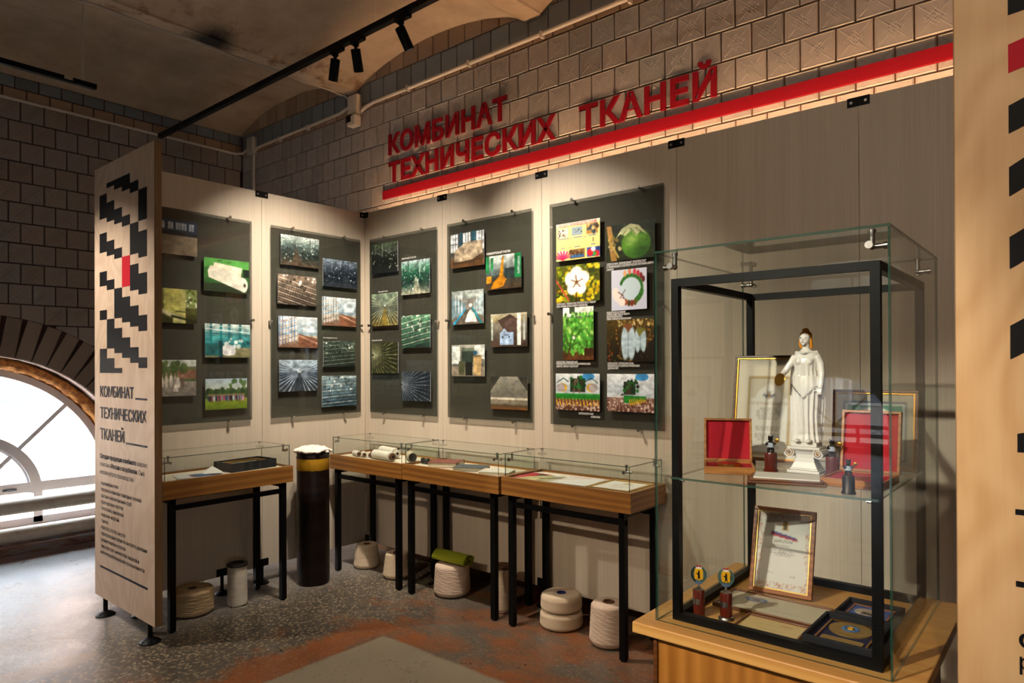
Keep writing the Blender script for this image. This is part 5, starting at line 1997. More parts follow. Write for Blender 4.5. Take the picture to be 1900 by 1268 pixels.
# beneath case 1
spool('yarn_spool', (0.191, -1.54), [(0, 0.0), (0.10, 0.0), (0.125, 0.012)] + rip(0.130, 0.128, 0.022, 0.148) + [(0.120, 0.158), (0.03, 0.160), (0.03, 0.145), (0, 0.145)], 'yarn_beige',
      'squat beige twine spool with a paper label under the case by the pylon', extra=[('core', [(0, 0.150), (0.026, 0.150), (0.026, 0.1612), (0.02, 0.1612), (0.02, 0.152), (0, 0.152)], 'bobbin_wood')])
o = bpy.data.objects['yarn_spool']
lb = MB()
for i in range(9):
    pass
vs, fs = [], []
for i in range(9):
    a = math.radians(205 + i * 6)
    for z in (0.045, 0.125):
        vs.append((0.191 + 0.1345 * math.cos(a), -1.54 + 0.1345 * math.sin(a), z))
        vs.append((0.191 + 0.1325 * math.cos(a), -1.54 + 0.1325 * math.sin(a), z))
for i in range(8):
    k = i * 4
    fs += [(k, k + 4, k + 6, k + 2), (k + 1, k + 3, k + 7, k + 5), (k, k + 1, k + 5, k + 4), (k + 2, k + 6, k + 7, k + 3)]
fs += [(0, 2, 3, 1), (32, 33, 35, 34)]
lb.add(vs, fs)
lb.build('paper_label', 'paper', o, smooth=60)
t = spool('yarn_spool', (0.28, -1.28), [(0, 0.006), (0.060, 0.006)] + rip(0.063, 0.062, 0.012, 0.262, 34, 0.02) + [(0.05, 0.266), (0, 0.266)], 'yarn_white',
          'tall white yarn tube with a dark cap under the case by the pylon',
          extra=[('cap', [(0, 0.262), (0.066, 0.262), (0.070, 0.270), (0.066, 0.280), (0.045, 0.283), (0.040, 0.272), (0, 0.272)], 'dark_bakelite'), ('base', [(0, 0.0), (0.064, 0.0), (0.064, 0.006), (0, 0.006)], 'dark_bakelite')])
R = random.Random(4)
th = MB()
for i in range(9):
    a = R.uniform(0, 2 * PI)
    pts = []
    for k in range(7):
        pts.append((0.28 + (0.062 + 0.006 * k) * math.cos(a + 0.12 * k * R.uniform(.5, 1.5)), -1.28 + (0.062 + 0.006 * k) * math.sin(a + 0.12 * k), 0.003 + 0.012 * math.exp(-k) + 0.004 * abs(math.sin(k * 1.7))))
    th.tube(pts, 0.0009, 4)
th.build('loose_thread', 'yarn_white', t)

# drum with cotton
dx, dy, dr = 0.265, -0.683, 0.1165
t = thing('fibre_drum', (dx, dy, 0), 'tall dark fibre drum with a yellow band at the top', 'drum')
MB().lathe((dx, dy, 0), [(0, 0.001), (dr - 0.006, 0.0), (dr, 0.02), (dr, 0.600), (dr + 0.002, 0.604), (dr + 0.002, 0.690), (dr, 0.694), (dr, 0.835)], 48).build('body', 'drum_fibre', t, smooth=40)
vs = []
fs = []
n = 48
for j, z in enumerate((0.835, 0.838, 0.921, 0.922)):
    for i in range(n):
        a = 2 * PI * i / n
        rr = dr + 0.0015 if j in (1, 2) else dr
        zz = z + (0.007 * noise.noise(Vector((math.cos(a) * 4, math.sin(a) * 4, 1.0))) if j < 2 else 0)
        vs.append((dx + rr * math.cos(a), dy + rr * math.sin(a), zz))
for j in range(3):
    for i in range(n):
        i2 = (i + 1) % n
        fs.append((j * n + i, j * n + i2, (j + 1) * n + i2, (j + 1) * n + i))
MB().add(vs, fs).build('band', 'yellow_band', t, smooth=40)
MB().lathe((dx, dy, 0), [(dr, 0.920), (dr + 0.003, 0.924), (dr + 0.003, 0.932), (dr, 0.936), (dr, 0.958), (dr + 0.004, 0.962), (dr + 0.004, 0.970), (dr - 0.006, 0.972), (dr - 0.008, 0.90), (0, 0.90)], 48).build('rim', 'drum_fibre', t, smooth=40)
R = random.Random(8)
ct = MB()
for i in range(120):
    q = math.sqrt(R.random()) * 0.118
    a = R.uniform(0, 2 * PI)
    z = 0.968 + 0.030 * (1 - (q / 0.125) ** 2) + R.uniform(-0.006, 0.008)
    s_ = R.uniform(0.012, 0.022)
    ct.ball((dx + q * math.cos(a), dy + q * math.sin(a), z), s_ * R.uniform(.9, 1.6), s_ * R.uniform(.9, 1.6), s_ * 0.62, 10, 7, rot=Matrix.Rotation(R.uniform(0, 3), 3, 'Z'))
ct.ball((dx, dy, 0.955), 0.1, 0.1, 0.03)
ct = remesh(ct, 0.0045, 1)
ct.v = [v + Vector((noise.noise(v * 90), noise.noise(v * 90 + Vector((5, 0, 0))), noise.noise(v * 90 + Vector((0, 7, 0))))) * 0.0035 for v in ct.v]
tag(ct.build('cotton_tuft', 'cotton', at=(dx, dy, 0.96), smooth=180), 'fluffy raw white cotton heaped on top of the drum', 'cotton')

# beneath case 2
for (x, y, r, h, lab, mt) in ((0.255, -0.185, 0.104, 0.185, 'tapered cream yarn cone in the dark corner under the bobbin case', 'yarn_cream'), (0.640, -0.205, 0.104, 0.187, 'tapered cream yarn cone behind the front leg of the bobbin case', 'yarn_cream')):
    spool('yarn_cone', (x, y), [(0, 0.004), (r * 0.6, 0.0), (r * 0.88, 0.006), (r * 0.99, 0.022)] + rip(r, r * 0.80, 0.03, h - 0.012, 24) + [(r * 0.74, h - 0.002), (r * 0.60, h), (0.03, h - 0.004), (0.028, h - 0.03), (0, h - 0.03)], mt, lab,
          extra=[('core', [(0.024, h - 0.03), (0.028, h - 0.03), (0.028, h - 0.001), (0.022, h - 0.001), (0.022, h - 0.03)], 'bobbin_wood')])
# beneath case 3
spool('yarn_cone', (1.241, -0.215), [(0, 0.006), (0.07, 0.0), (0.112, 0.008), (0.125, 0.025)] + rip(0.127, 0.119, 0.035, 0.198, 30) + [(0.112, 0.212), (0.09, 0.217), (0, 0.217)], 'yarn_pink', 'wide pinkish cream yarn cone carrying a roll of green cloth')
gx, gy, gz = 1.262, -0.225, 0.217
ax = Vector((math.cos(0.25), math.sin(0.25) - 0.18, -0.02)).normalized()
t = thing('cloth_roll', (gx, gy, gz), 'rolled olive green cloth lying on the wide yarn cone', 'cloth')
vs, fs = [], []
turns, npt, W = 2.6, 90, 0.29
b_ = Vector((0, 0, 1)).cross(ax).normalized()
u_ = ax.cross(b_)
nl = 10
for j in range(nl + 1):
    s_ = -W / 2 + W * j / nl
    for i in range(npt + 1):
        th = turns * 2 * PI * i / npt
        r = 0.016 + 0.036 * i / npt + 0.0015 * noise.noise(Vector((s_ * 14, th, 0)))
        sag = 0.80
        p = Vector((gx, gy, gz + 0.0445)) + ax * (s_ + 0.004 * math.sin(th * 3)) + b_ * (r * 1.22 * math.cos(th)) + u_ * (r * sag * math.sin(th))
        vs.append(p)
for j in range(nl):
    for i in range(npt):
        k = j * (npt + 1) + i
        fs.append((k, k + 1, k + npt + 2, k + npt + 1))
o = MB().add(vs, fs).build('cloth', 'green_fabric', t, smooth=180)
sm = o.modifiers.new('thick', 'SOLIDIFY')
sm.thickness = 0.004
spool('yarn_spool', (1.724, -0.235), [(0, 0.012), (0.055, 0.012)] + rip(0.0605, 0.0585, 0.016, 0.272, 40, 0.02) + [(0.05, 0.274), (0, 0.274)], 'yarn_cream',
      'tall ribbed cream yarn tube with brown flanges standing behind a table leg',
      extra=[('flange', [(0, 0.272), (0.045, 0.272), (0.066, 0.284), (0.069, 0.292), (0.065, 0.296), (0.052, 0.290), (0.045, 0.280), (0, 0.280)], 'bobbin_wood'), ('base', [(0, 0.0), (0.066, 0.0), (0.067, 0.008), (0.058, 0.014), (0, 0.014)], 'bobbin_wood')])
# beneath case 4
for (z0, r, lab) in ((0.0, 0.132, 'flat cream yarn package at the bottom of a stack of two'), (0.101, 0.127, 'flat cream yarn package with a blue core on top of its twin')):
    t = thing('yarn_package', (2.169, -0.20, z0), lab, 'yarn spool', 'stacked yarn packages')
    pr = [(0, 0.003), (r * 0.8, 0.0), (r * 0.96, 0.010)] + rip(r, r * 0.985, 0.022, 0.080, 14, 0.006) + [(r * 0.95, 0.092), (r * 0.86, 0.099), (0.03, 0.1005), (0.03, 0.085), (0, 0.085)]
    MB().lathe((2.169, -0.20, z0), pr, 48).build('yarn', 'yarn_cream', t, smooth=55)
    if z0:
        MB().lathe((2.169, -0.20, z0), [(0, 0.088), (0.0295, 0.088), (0.0295, 0.1025), (0.026, 0.1025), (0.026, 0.092), (0, 0.092)], 24).build('core', 'blue_core', t, smooth=40)
spool('yarn_cone', (2.540, -0.252), [(0, 0.008), (0.06, 0.0), (0.096, 0.008), (0.107, 0.026)] + rip(0.111, 0.100, 0.035, 0.222, 34, 0.01) + [(0.094, 0.234), (0.078, 0.241), (0.035, 0.241), (0.032, 0.22), (0, 0.22)], 'yarn_pink',
      'large cross wound pale yarn cone beside the last table leg', extra=[('core', [(0.024, 0.21), (0.031, 0.21), (0.031, 0.246), (0.025, 0.246), (0.024, 0.21)], 'bobbin_wood')], cross=0.012)

# ------------------------------------------------------------------ tall glass showcase
GX0, GX1, GY0, GY1, GT, GB = 3.681, 4.285, -1.829, -1.160, 1.920, 0.864
t = thing('tall_showcase', ((GX0 + GX1) / 2, (GY0 + GY1) / 2, 0), 'tall glass showcase with black frame on a wooden plinth', 'showcase')
SC = t
MB().box(3.700, -1.850, 0.0, 4.285, -1.150, 0.832).build('plinth', 'ash_front', t)
MB().box(3.690, -1.858, 0.0, 3.700, -1.150, 0.832).build('plinth_side', 'frame_brown', t)
MB().box(3.633, -1.879, 0.832, 4.346, -1.125, 0.864).build('worktop', 'ash_top', t, bevel=0.004)
FX0, FX1, FY0, FY1 = 3.716, 4.256, -1.792, -1.196
w = 0.022
for x in (FX0, FX1 - w):
    for y in (FY0, FY1 - w):
        ps = MB().box(x, y, GB, x + w, y + w, 1.842).build('post', 'black_metal', t)
for z in (GB, 1.842 - w):
    for y in (FY0, FY1 - w):
        MB().box(FX0 + w, y, z, FX1 - w, y + w, z + w).build('rail', 'black_metal', t)
    for x in (FX0, FX1 - w):
        MB().box(x, FY0 + w, z, x + w, FY1 - w, z + w).build('rail', 'black_metal', t)
m = ['clear_glass', 'glass_edge']
th = 0.006
z0 = GB + 0.0005
MB().box(GX0, GY0, z0, GX1, GY0 + th, GT - th, 0, 1).build('pane', m, t)
MB().box(GX0, GY1 - th, z0, GX1, GY1, GT - th, 0, 1).build('pane', m, t)
MB().box(GX0, GY0 + th, z0, GX0 + th, GY1 - th, GT - th, 0, 1).build('pane', m, t)
MB().box(GX1 - th, GY0 + th, z0, GX1, GY1 - th, GT - th, 0, 1).build('pane', m, t)
MB().box(GX0, GY0, GT - th, GX1, GY1, GT, 0, 1).build('pane', m, t)
ZS = 1.275
MB().box(FX0 + 0.003, FY0 - 0.012, ZS - 0.006, FX1 - 0.003, FY1 + 0.012, ZS, 0, 1).build('shelf', m, t)
sp = MB()
for x in (FX0 + w, FX1 - w):
    for y in (FY0 + w / 2, FY1 - w / 2):
        s_ = 1 if x < 4 else -1
        sp.cyl((x, y, ZS - 0.011), (x + 0.012 * s_, y, ZS - 0.011), 0.004, n=8)
sp.build('shelf_pin', 'chrome', t)
for x, sx in ((GX0 + 0.046, -1), (GX1 - 0.046, 1)):
    for y, sy in ((GY0 + 0.040, -1), (GY1 - 0.040, 1)):
        clamp(t, Vector((x, y, GT - 0.044)), (sx, 0, 0), (0, sy, 0), (0, 0, 1))


def leaning_frame(name, c, ang, tilt, W, H, bar, mats, paint, label, matw=0.0, res=(60, 80), back=True, head=None):
    """picture frame standing on its lower edge and leaning back: c = bottom centre, ang about z, tilt back"""
    r = Vector((math.cos(ang), math.sin(ang), 0))
    nrm = Vector((math.sin(ang), -math.cos(ang), 0))
    up = (Vector((0, 0, 1)) * math.cos(tilt) - nrm * math.sin(tilt))
    fr = Fr(c, r, up)
    t = thing(name, c, label, 'framed certificate')
    m_ = MB(fr)
    d = 0.014
    for (a0, b0, a1, b1) in ((-W / 2, 0, W / 2, bar), (-W / 2, H - bar, W / 2, H), (-W / 2, bar, -W / 2 + bar, H - bar), (W / 2 - bar, bar, W / 2, H - bar)):
        m_.box(a0, b0, 0, a1, b1, d)
    m_.build('frame', mats[0], t, bevel=0.0012)
    b2 = bar + 0.004
    m_ = MB(fr)
    for (a0, b0, a1, b1) in ((-W / 2 + bar, bar, W / 2 - bar, b2), (-W / 2 + bar, H - b2, W / 2 - bar, H - bar), (-W / 2 + bar, b2, -W / 2 + b2, H - b2), (W / 2 - b2, b2, W / 2 - bar, H - b2)):
        m_.box(a0, b0, 0.002, a1, b1, d - 0.003)
    m_.build('gilt_edge', mats[1], t)
    MB(fr).box(-W / 2 + 0.003, 0.003, -0.003, W / 2 - 0.003, H - 0.003, 0.001).build('back_board', 'frame_brown', t)
    P = Pic(*res)
    paint(P)
    P.build('sheet', fr, -W / 2 + b2, b2, W / 2 - b2, H - b2, 0.0055, t, 'print_matte', 0.004)
    for (s_, a, b, cap, wd, mt) in head or ():
        lettering('heading', s_, fr, a, b, cap, mt, t, width=wd, lift=0.0058, depth=0.0003)
    return t


def doc_gramota(P):
    P.r(0, 0, 1, 1, '#e8e0cc').r(.17, .03, .83, .82, '#b69a62').r(.195, .045, .805, .80, '#cfc8b4').p([(.22, .06), (.22, .60), (.28, .60), (.34, .68), (.5, .76), (.66, .68), (.72, .60), (.78, .60), (.78, .06)], '#e4e2da')
    P.e(.5, .63, .03, .03, '#7a5a2c').p([(.40, .63), (.47, .60), (.47, .63), (.42, .65)], '#33507c').p([(.60, .63), (.53, .60), (.53, .63), (.58, .65)], '#33507c').r(.46, .66, .54, .68, '#8a97a8')
    P.txt([(.49, .5), (.465, .75), (.44, .7), (.415, .75), (.39, .6), (.345, .3), (.32, .7), (.30, .8), (.275, .75), (.23, .8), (.205, .8), (.18, .6)], .25, .75, '#7b7670', .011, 2)
    P.txt([(.10, .25)], .22, .45, '#7b7670', .01, 4).txt([(.10, .3)], .55, .78, '#7b7670', .01, 5)


def doc_green(P):
    P.r(0, 0, 1, 1, '#b3ac98').r(.08, .07, .92, .9, '#5d6a78').r(.12, .1, .88, .86, '#e2dfd4').r(.14, .115, .86, .845, '#4f8a78').e(.5, .48, .33, .34, '#dfdccf', 1, .03).r(.2, .16, .8, .5, '#dfdccf')
    P.p([(.36, .70), (.46, .66), (.46, .69), (.38, .72)], '#33507c').p([(.64, .70), (.54, .66), (.54, .69), (.62, .72)], '#33507c').e(.5, .70, .025, .025, '#7a5a2c')
    P.txt([(.46, .8), (.42, .7), (.38, .75), (.33, .5), (.28, .7)], .26, .74, '#7b7670', .01, 6)


def doc_diploma(P):
    P.r(0, 0, 1, 1, '#e6e2dc')
    R = random.Random(2)
    for i in range(260):
        k = R.random()
        x, y = (R.random(), R.choice((R.uniform(.0, .07), R.uniform(.93, 1)))) if k < .45 else (R.choice((R.uniform(0, .09), R.uniform(.91, 1))), R.random())
        P.l(x, y, x + .02, y + .015, .006, R.choice(['#c98a6a', '#d6a284', '#b9704c']), .7)
    P.r(.46, .78, .58, .87, '#c9a04a').p([(.49, .79), (.55, .79), (.54, .86), (.50, .86)], '#1c1a18').r(.48, .88, .57, .90, '#6a3030')
    P.p([(.25, .73), (.27, .76), (.76, .69), (.78, .66), (.74, .665)], '#2c4a9a').p([(.24, .70), (.25, .735), (.74, .67), (.79, .655), (.70, .652)], '#c0303c')
    P.txt([(.565, .45), (.545, .85), (.50, .7), (.48, .3), (.46, .75), (.44, .5)], .2, .8, '#6c6a68', .009, 7).txt([(.22, .5), (.20, .6)], .15, .45, '#6c6a68', .008, 8).txt([(.18, .5), (.16, .45)], .6, .85, '#6c6a68', .008, 9)


leaning_frame('framed_certificate', (3.825, -1.335, ZS + 0.0005), 0.02, 0.16, 0.235, 0.352, 0.008, ('frame_brown', 'gold'), doc_gramota, 'certificate of honour with cream mount and thin gilt frame behind the statuette', head=[('ПОЧЕТНАЯ ГРАМОТА', -0.062, 0.186, 0.0105, 0.124, 'ink_gold')])
leaning_frame('framed_certificate', (4.135, -1.300, ZS + 0.0005), 0.0, 0.12, 0.235, 0.240, 0.008, ('frame_brown', 'gold'), doc_green, 'green bordered diploma in a gilt frame behind the second red case', head=[('ДИПЛОМ', -0.042, 0.122, 0.013, 0.084, 'ink')])
leaning_frame('framed_certificate', (3.889, -1.402, GB + 0.0045), 0.07, 0.28, 0.190, 0.268, 0.012, ('frame_red', 'brass_plate'), doc_diploma, 'white diploma with ornate border and tricolour ribbon propped on the lower level', head=[('ДИПЛОМ', -0.028, 0.160, 0.0085, 0.056, 'ink')])


def medal_case(c, ang, W, D, label):
    """open wooden box lined with red velvet, lid raised, medal inside"""
    r = Vector((math.cos(ang), math.sin(ang), 0))
    fr = Fr(c, r, Vector((-r.y, r.x, 0)))            # lying plane, normal up
    t = thing('medal_case', c, label, 'medal case', 'red velvet medal cases on the shelf')
    H = 0.022
    w = 0.007
    b = MB(fr).box(-W / 2, 0, 0, W / 2, D, 0.004)
    for q in ((-W / 2, 0, W / 2, w), (-W / 2, D - w, W / 2, D), (-W / 2, w, -W / 2 + w, D - w), (W / 2 - w, w, W / 2, D - w)):
        b.box(q[0], q[1], 0.004, q[2], q[3], H)
    b.build('box', 'box_oak', t, bevel=0.001)
    MB(fr).box(-W / 2 + w, w, 0.004, W / 2 - w, D - w, H - 0.005).build('lining', 'red_velvet', t)
    up = (Vector((0, 0, 1)) * math.cos(0.16) + fr.u * math.sin(0.16))
    fl = Fr(fr.p(0, D, H), r, up)                    # normal points to the front
    b = MB(fl).box(-W / 2, 0, -0.020, W / 2, D, -0.016)
    for q in ((-W / 2, 0, W / 2, w), (-W / 2, D - w, W / 2, D), (-W / 2, w, -W / 2 + w, D - w), (W / 2 - w, w, W / 2, D - w)):
        b.box(q[0], q[1], -0.016, q[2], q[3], 0)
    lid = b.build('lid', 'box_oak', t, bevel=0.001)
    MB(fl).box(-W / 2 + w, w, -0.016, W / 2 - w, D - w, -0.011).build('lid_lining', 'red_velvet', lid)
    MB(fr).cyl(fr.p(0.0, D * 0.42, H - 0.005), fr.p(0, D * 0.42, H + 0.004), 0.034, n=32).build('medal', 'gold', t, smooth=30)
    return t


medal_case((3.836, -1.668, ZS + 0.0005), 0.42, 0.142, 0.132, 'red lined wooden medal case with open lid in front of the certificate of honour')
medal_case((4.165, -1.690, ZS + 0.0005), -0.03, 0.150, 0.170, 'red lined wooden medal case with open lid in front of the green diploma')

# glass topped plaque in front of the statuette
f = frame_from((4.005, -1.690), 0.28, ZS + 0.0005)
t = thing('desk_plaque', f.o, 'low brown plaque with a pale glazed plate lying before the statuette', 'plaque')
MB(f).box(-0.098, -0.060, 0, 0.098, 0.060, 0.007).box(-0.092, -0.055, 0.007, 0.092, 0.055, 0.013).build('base', 'frame_brown', t, bevel=0.002)
MB(f).box(-0.082, -0.046, 0.013, 0.082, 0.046, 0.017).build('plate', 'paper', t)


# ------------------------------------------------------------------ statuette
def loft(mb, secs, n=40, fl=0.0, k=14):
    vs, fs = [], []
    for (x, y, z, rx, ry, f) in secs:
        for i in range(n):
            a = 2 * PI * i / n
            q = 1 + f * math.cos(k * a)
            vs.append((x + rx * q * math.cos(a), y + ry * q * math.sin(a), z))
    for j in range(len(secs) - 1):
        for i in range(n):
            i2 = (i + 1) % n
            fs.append((j * n + i, j * n + i2, (j + 1) * n + i2, (j + 1) * n + i))
    fs.append(tuple(range(n - 1, -1, -1)))
    fs.append(tuple(range((len(secs) - 1) * n, len(secs) * n)))
    mb.add(vs, fs)


SX, SY = 3.995, -1.480
SZ = 1.366
t = thing('porcelain_statuette', (SX, SY, ZS), 'white porcelain figure of a draped woman holding a gold mirror on a scrolled pedestal', 'statuette')
# pedestal: stepped foot, waisted block, scrolled capital
pd = MB()
pd.box(SX - 0.046, SY - 0.038, ZS + 0.0005, SX + 0.046, SY + 0.038, ZS + 0.009)
pd.box(SX - 0.040, SY - 0.032, ZS + 0.009, SX + 0.040, SY + 0.032, ZS + 0.014)
prof = [(0.038, 0.014), (0.034, 0.022), (0.029, 0.032), (0.026, 0.045), (0.027, 0.055), (0.033, 0.064), (0.042, 0.070)]
vs, fs = [], []
for r, z in prof:
    vs += [(SX - r, SY - r * .82, ZS + z), (SX + r, SY - r * .82, ZS + z), (SX + r, SY + r * .82, ZS + z), (SX - r, SY + r * .82, ZS + z)]
for j in range(len(prof) - 1):
    for i in range(4):
        i2 = (i + 1) % 4
        fs.append((j * 4 + i, j * 4 + i2, j * 4 + 4 + i2, j * 4 + 4 + i))
fs += [(3, 2, 1, 0), tuple(range(len(vs) - 4, len(vs)))]
pd.add(vs, fs)
pd.box(SX - 0.046, SY - 0.036, ZS + 0.070, SX + 0.046, SY + 0.036, ZS + 0.078)
pd.box(SX - 0.036, SY - 0.030, ZS + 0.078, SX + 0.036, SY + 0.030, ZS + 0.0915)
pd.build('pedestal', 'porcelain', t, bevel=0.002)
for s_ in (-1, 1):
    v = MB()
    c = Vector((SX + s_ * 0.041, SY, ZS + 0.060))
    v.cyl(c - Vector((0, 0.034, 0)), c + Vector((0, 0.034, 0)), 0.0145, n=24)
    vo = v.build('volute', 'porcelain', t, smooth=40)
    pts = []
    for i in range(34):
        a = i * 0.42
        q = 0.0135 * (1 - i / 36)
        pts.append(c + Vector((s_ * q * math.cos(a), -0.0345, q * math.sin(a))))
    MB().tube(pts, 0.0014, 6).build('gilt_scroll', 'gold', vo, smooth=60)
    MB().cyl(c + Vector((0, -0.037, 0)), c + Vector((0, -0.033, 0)), 0.0035, n=12).build('gilt_eye', 'gold', vo)
# the figure is one fused surface
b = MB()
z = SZ
loft(b, [(SX, SY, z, 0.040, 0.030, 0.10), (SX, SY, z + .03, 0.035, 0.027, 0.11), (SX - .001, SY, z + .08, 0.034, 0.027, 0.11), (SX - .001, SY, z + .125, 0.038, 0.029, 0.08),
         (SX, SY, z + .160, 0.040, 0.029, 0.06), (SX, SY, z + .19, 0.034, 0.025, 0.06), (SX, SY, z + .212, 0.031, 0.023, 0.055), (SX, SY, z + .232, 0.0335, 0.0255, 0.025), (SX, SY, z + .246, 0.036, 0.023, 0.01),
         (SX, SY, z + .257, 0.031, 0.018, 0), (SX, SY, z + .268, 0.018, 0.014, 0), (SX, SY, z + .276, 0.011, 0.011, 0), (SX, SY - .001, z + .288, 0.0105, 0.0105, 0)], 120, k=15)
b.ball((SX - .014, SY - .0165, z + .237), 0.0115, 0.0105, 0.012)
b.ball((SX + .014, SY - .0165, z + .237), 0.0115, 0.0105, 0.012)
b.ball((SX - .002, SY - .003, z + .303), 0.0155, 0.0175, 0.0205)
b.ball((SX - .003, SY - .017, z + .289), 0.0065, 0.006, 0.006)
b.tube([(SX - .003, SY - .0195, z + .308), (SX - .003, SY - .023, z + .300)], 0.002, 6, radii=[0.0014, 0.0026])
# overskirt hanging to a point, cape behind
loft(b, [(SX, SY - .001, z + .128, 0.004, 0.030, 0), (SX, SY - .001, z + .145, 0.030, 0.0315, 0.03), (SX, SY - .001, z + .165, 0.0415, 0.0305, 0.03), (SX, SY, z + .195, 0.035, 0.026, 0.02)], 40)
loft(b, [(SX - .004, SY + .014, z + .004, 0.044, 0.018, 0.05), (SX - .002, SY + .016, z + .10, 0.049, 0.016, 0.06), (SX, SY + .016, z + .19, 0.049, 0.015, 0.07), (SX, SY + .012, z + .240, 0.043, 0.014, 0.04), (SX, SY + .004, z + .268, 0.032, 0.012, 0)], 60)
b.tube([(SX - .030, SY + .004, z + .266), (SX, SY - .024, z + .262), (SX + .030, SY + .004, z + .266)], 0.004, 8)
# arms
b.tube([(SX - .030, SY - .001, z + .253), (SX - .041, SY - .004, z + .234), (SX - .057, SY - .012, z + .208), (SX - .060, SY - .026, z + .200), (SX - .062, SY - .036, z + .196)], 0.01, 12, radii=[.0110, .0105, .0092, .0078, .0064])
b.tube([(SX + .030, SY - .001, z + .253), (SX + .041, SY, z + .230), (SX + .045, SY - .006, z + .200), (SX + .045, SY - .016, z + .170), (SX + .044, SY - .022, z + .158)], 0.01, 12, radii=[.0110, .0108, .0098, .0076, .0062])
for k in range(4):
    b.tube([(SX - .066 + k * .0026, SY - .036, z + .199), (SX - .067 + k * .0026, SY - .041, z + .196), (SX - .066 + k * .0026, SY - .043, z + .190)], 0.0021, 6)
    b.tube([(SX + .039 + k * .0032, SY - .022, z + .158), (SX + .038 + k * .0034, SY - .026, z + .149), (SX + .038 + k * .0034, SY - .024, z + .141)], 0.0023, 6)
b.tube([(SX - .058, SY - .036, z + .196), (SX - .055, SY - .042, z + .192)], 0.0022, 6)
b.tube([(SX + .036, SY - .018, z + .157), (SX + .032, SY - .024, z + .150)], 0.0022, 6)
for s_ in (-1, 1):
    b.ball((SX + s_ * .016, SY - .034, z + .004), 0.0085, 0.014, 0.006)
b = remesh(b, 0.0017, 1)
b.build('figure', 'porcelain', t, smooth=180)
h = MB()
h.ball((SX - .002, SY + .006, z + .316), 0.0178, 0.0170, 0.0125)
h.ball((SX - .002, SY + .009, z + .304), 0.0178, 0.013, 0.018)
h.ball((SX - .001, SY, z + .329), 0.010, 0.010, 0.008)
h.tube([(SX - .017, SY - .002, z + .305), (SX - .017, SY, z + .288), (SX - .014, SY + .002, z + .276)], 0.004, 8)
h.tube([(SX + .014, SY - .002, z + .305), (SX + .015, SY, z + .288), (SX + .014, SY + .002, z + .276)], 0.004, 8)
h = remesh(h, 0.0014, 1)
h.build('hair', 'orange_glaze', t, smooth=180)
e = MB()
for s_ in (-1, 1):
    e.ball((SX - .003 + s_ * .0062, SY - .0185, z + .3065), 0.0026, 0.0012, 0.0014, 8, 6)
e.build('painted_eyes', 'ink', t)
MB().ball((SX - .003, SY - .0212, z + .2945), 0.003, 0.0012, 0.0009, 8, 6).build('painted_mouth', 'crown_red', t)
d = MB()
c = Vector((SX - .062, SY - .046, z + .184))
d.lathe(c, [(0, -0.003), (0.017, -0.002), (0.0195, 0.0), (0.017, 0.002), (0.008, 0.0015), (0, 0.0015)], 28, axis=(-0.35, -0.9, 0.2))
d.build('hand_mirror', 'gold', t, smooth=40)
tr = MB()
for i in range(22):
    a = PI + PI * (i + .5) / 22 * 1.0
    tt = (i - 10.5) / 10.5
    tr.ball((SX + tt * .037, SY - .0275 * math.sqrt(max(0, 1 - (tt * .9) ** 2)) - .004, z + .128 + abs(tt) * .04), 0.0020, n=6, k=5)
tr.build('beaded_trim', 'silver', t)


# ------------------------------------------------------------------ bear trophies and coat of arms trophies
def bear_trophy(c, s, label, dark=False):
    x, y, z = c
    t = thing('bear_trophy', c, label, 'trophy', 'bear trophies on the glass shelf')
    MB().lathe(c, [(0, 0.0003), (0.021 * s, 0.0003), (0.021 * s, 0.004), (0.018 * s, 0.007), (0.018 * s, 0.052 * s), (0.0165 * s, 0.056 * s), (0, 0.056 * s)], 24).build('base', 'dark_bronze' if dark else 'mahogany', t, smooth=40)
    z1 = z + 0.056 * s
    b = MB()
    b.tube([(x - .006 * s, y, z1), (x - .0065 * s, y, z1 + .012 * s)], 0.0045 * s, 8)
    b.tube([(x + .006 * s, y, z1), (x + .0065 * s, y, z1 + .012 * s)], 0.0045 * s, 8)
    b.ball((x, y, z1 + .022 * s), .0105 * s, .0095 * s, .014 * s)
    b.ball((x, y - .002 * s, z1 + .041 * s), .0078 * s, .0075 * s, .0078 * s)
    b.ball((x, y - .009 * s, z1 + .0395 * s), .0035 * s, .0045 * s, .003 * s)
    for q in (-1, 1):
        b.ball((x + q * .0058 * s, y, z1 + .048 * s), .0026 * s)
    b.tube([(x + .008 * s, y - .002 * s, z1 + .030 * s), (x + .014 * s, y - .008 * s, z1 + .026 * s), (x + .018 * s, y - .010 * s, z1 + .030 * s)], .0034 * s, 8)
    b.tube([(x - .008 * s, y - .002 * s, z1 + .030 * s), (x - .010 * s, y - .010 * s, z1 + .024 * s), (x - .004 * s, y - .013 * s, z1 + .026 * s)], .0034 * s, 8)
    b = remesh(b, 0.0013 * s, 1)
    b.build('bear', 'dark_bronze', t, smooth=180)
    MB().lathe((x, y, z1 + .016 * s), [(.0112 * s, 0), (.0118 * s, .006 * s), (.0105 * s, .013 * s)], 16).build('sash', 'pale_cloth', t, smooth=50)
    a = MB().cyl((x + .012 * s, y - .011 * s, z1 + .022 * s), (x + .022 * s, y - .011 * s, z1 + .042 * s), .0011 * s, n=6)
    a.prism([(0, 0)] * 0 or [(x + .020 * s, z1 + .030 * s), (x + .030 * s, z1 + .036 * s), (x + .028 * s, z1 + .044 * s), (x + .017 * s, z1 + .040 * s)], 0, 0) if False else None
    a.ball((x + .022 * s, y - .011 * s, z1 + .038 * s), .0065 * s, .0022 * s, .0065 * s, 8, 6)
    a.build('axe', 'gold', t)


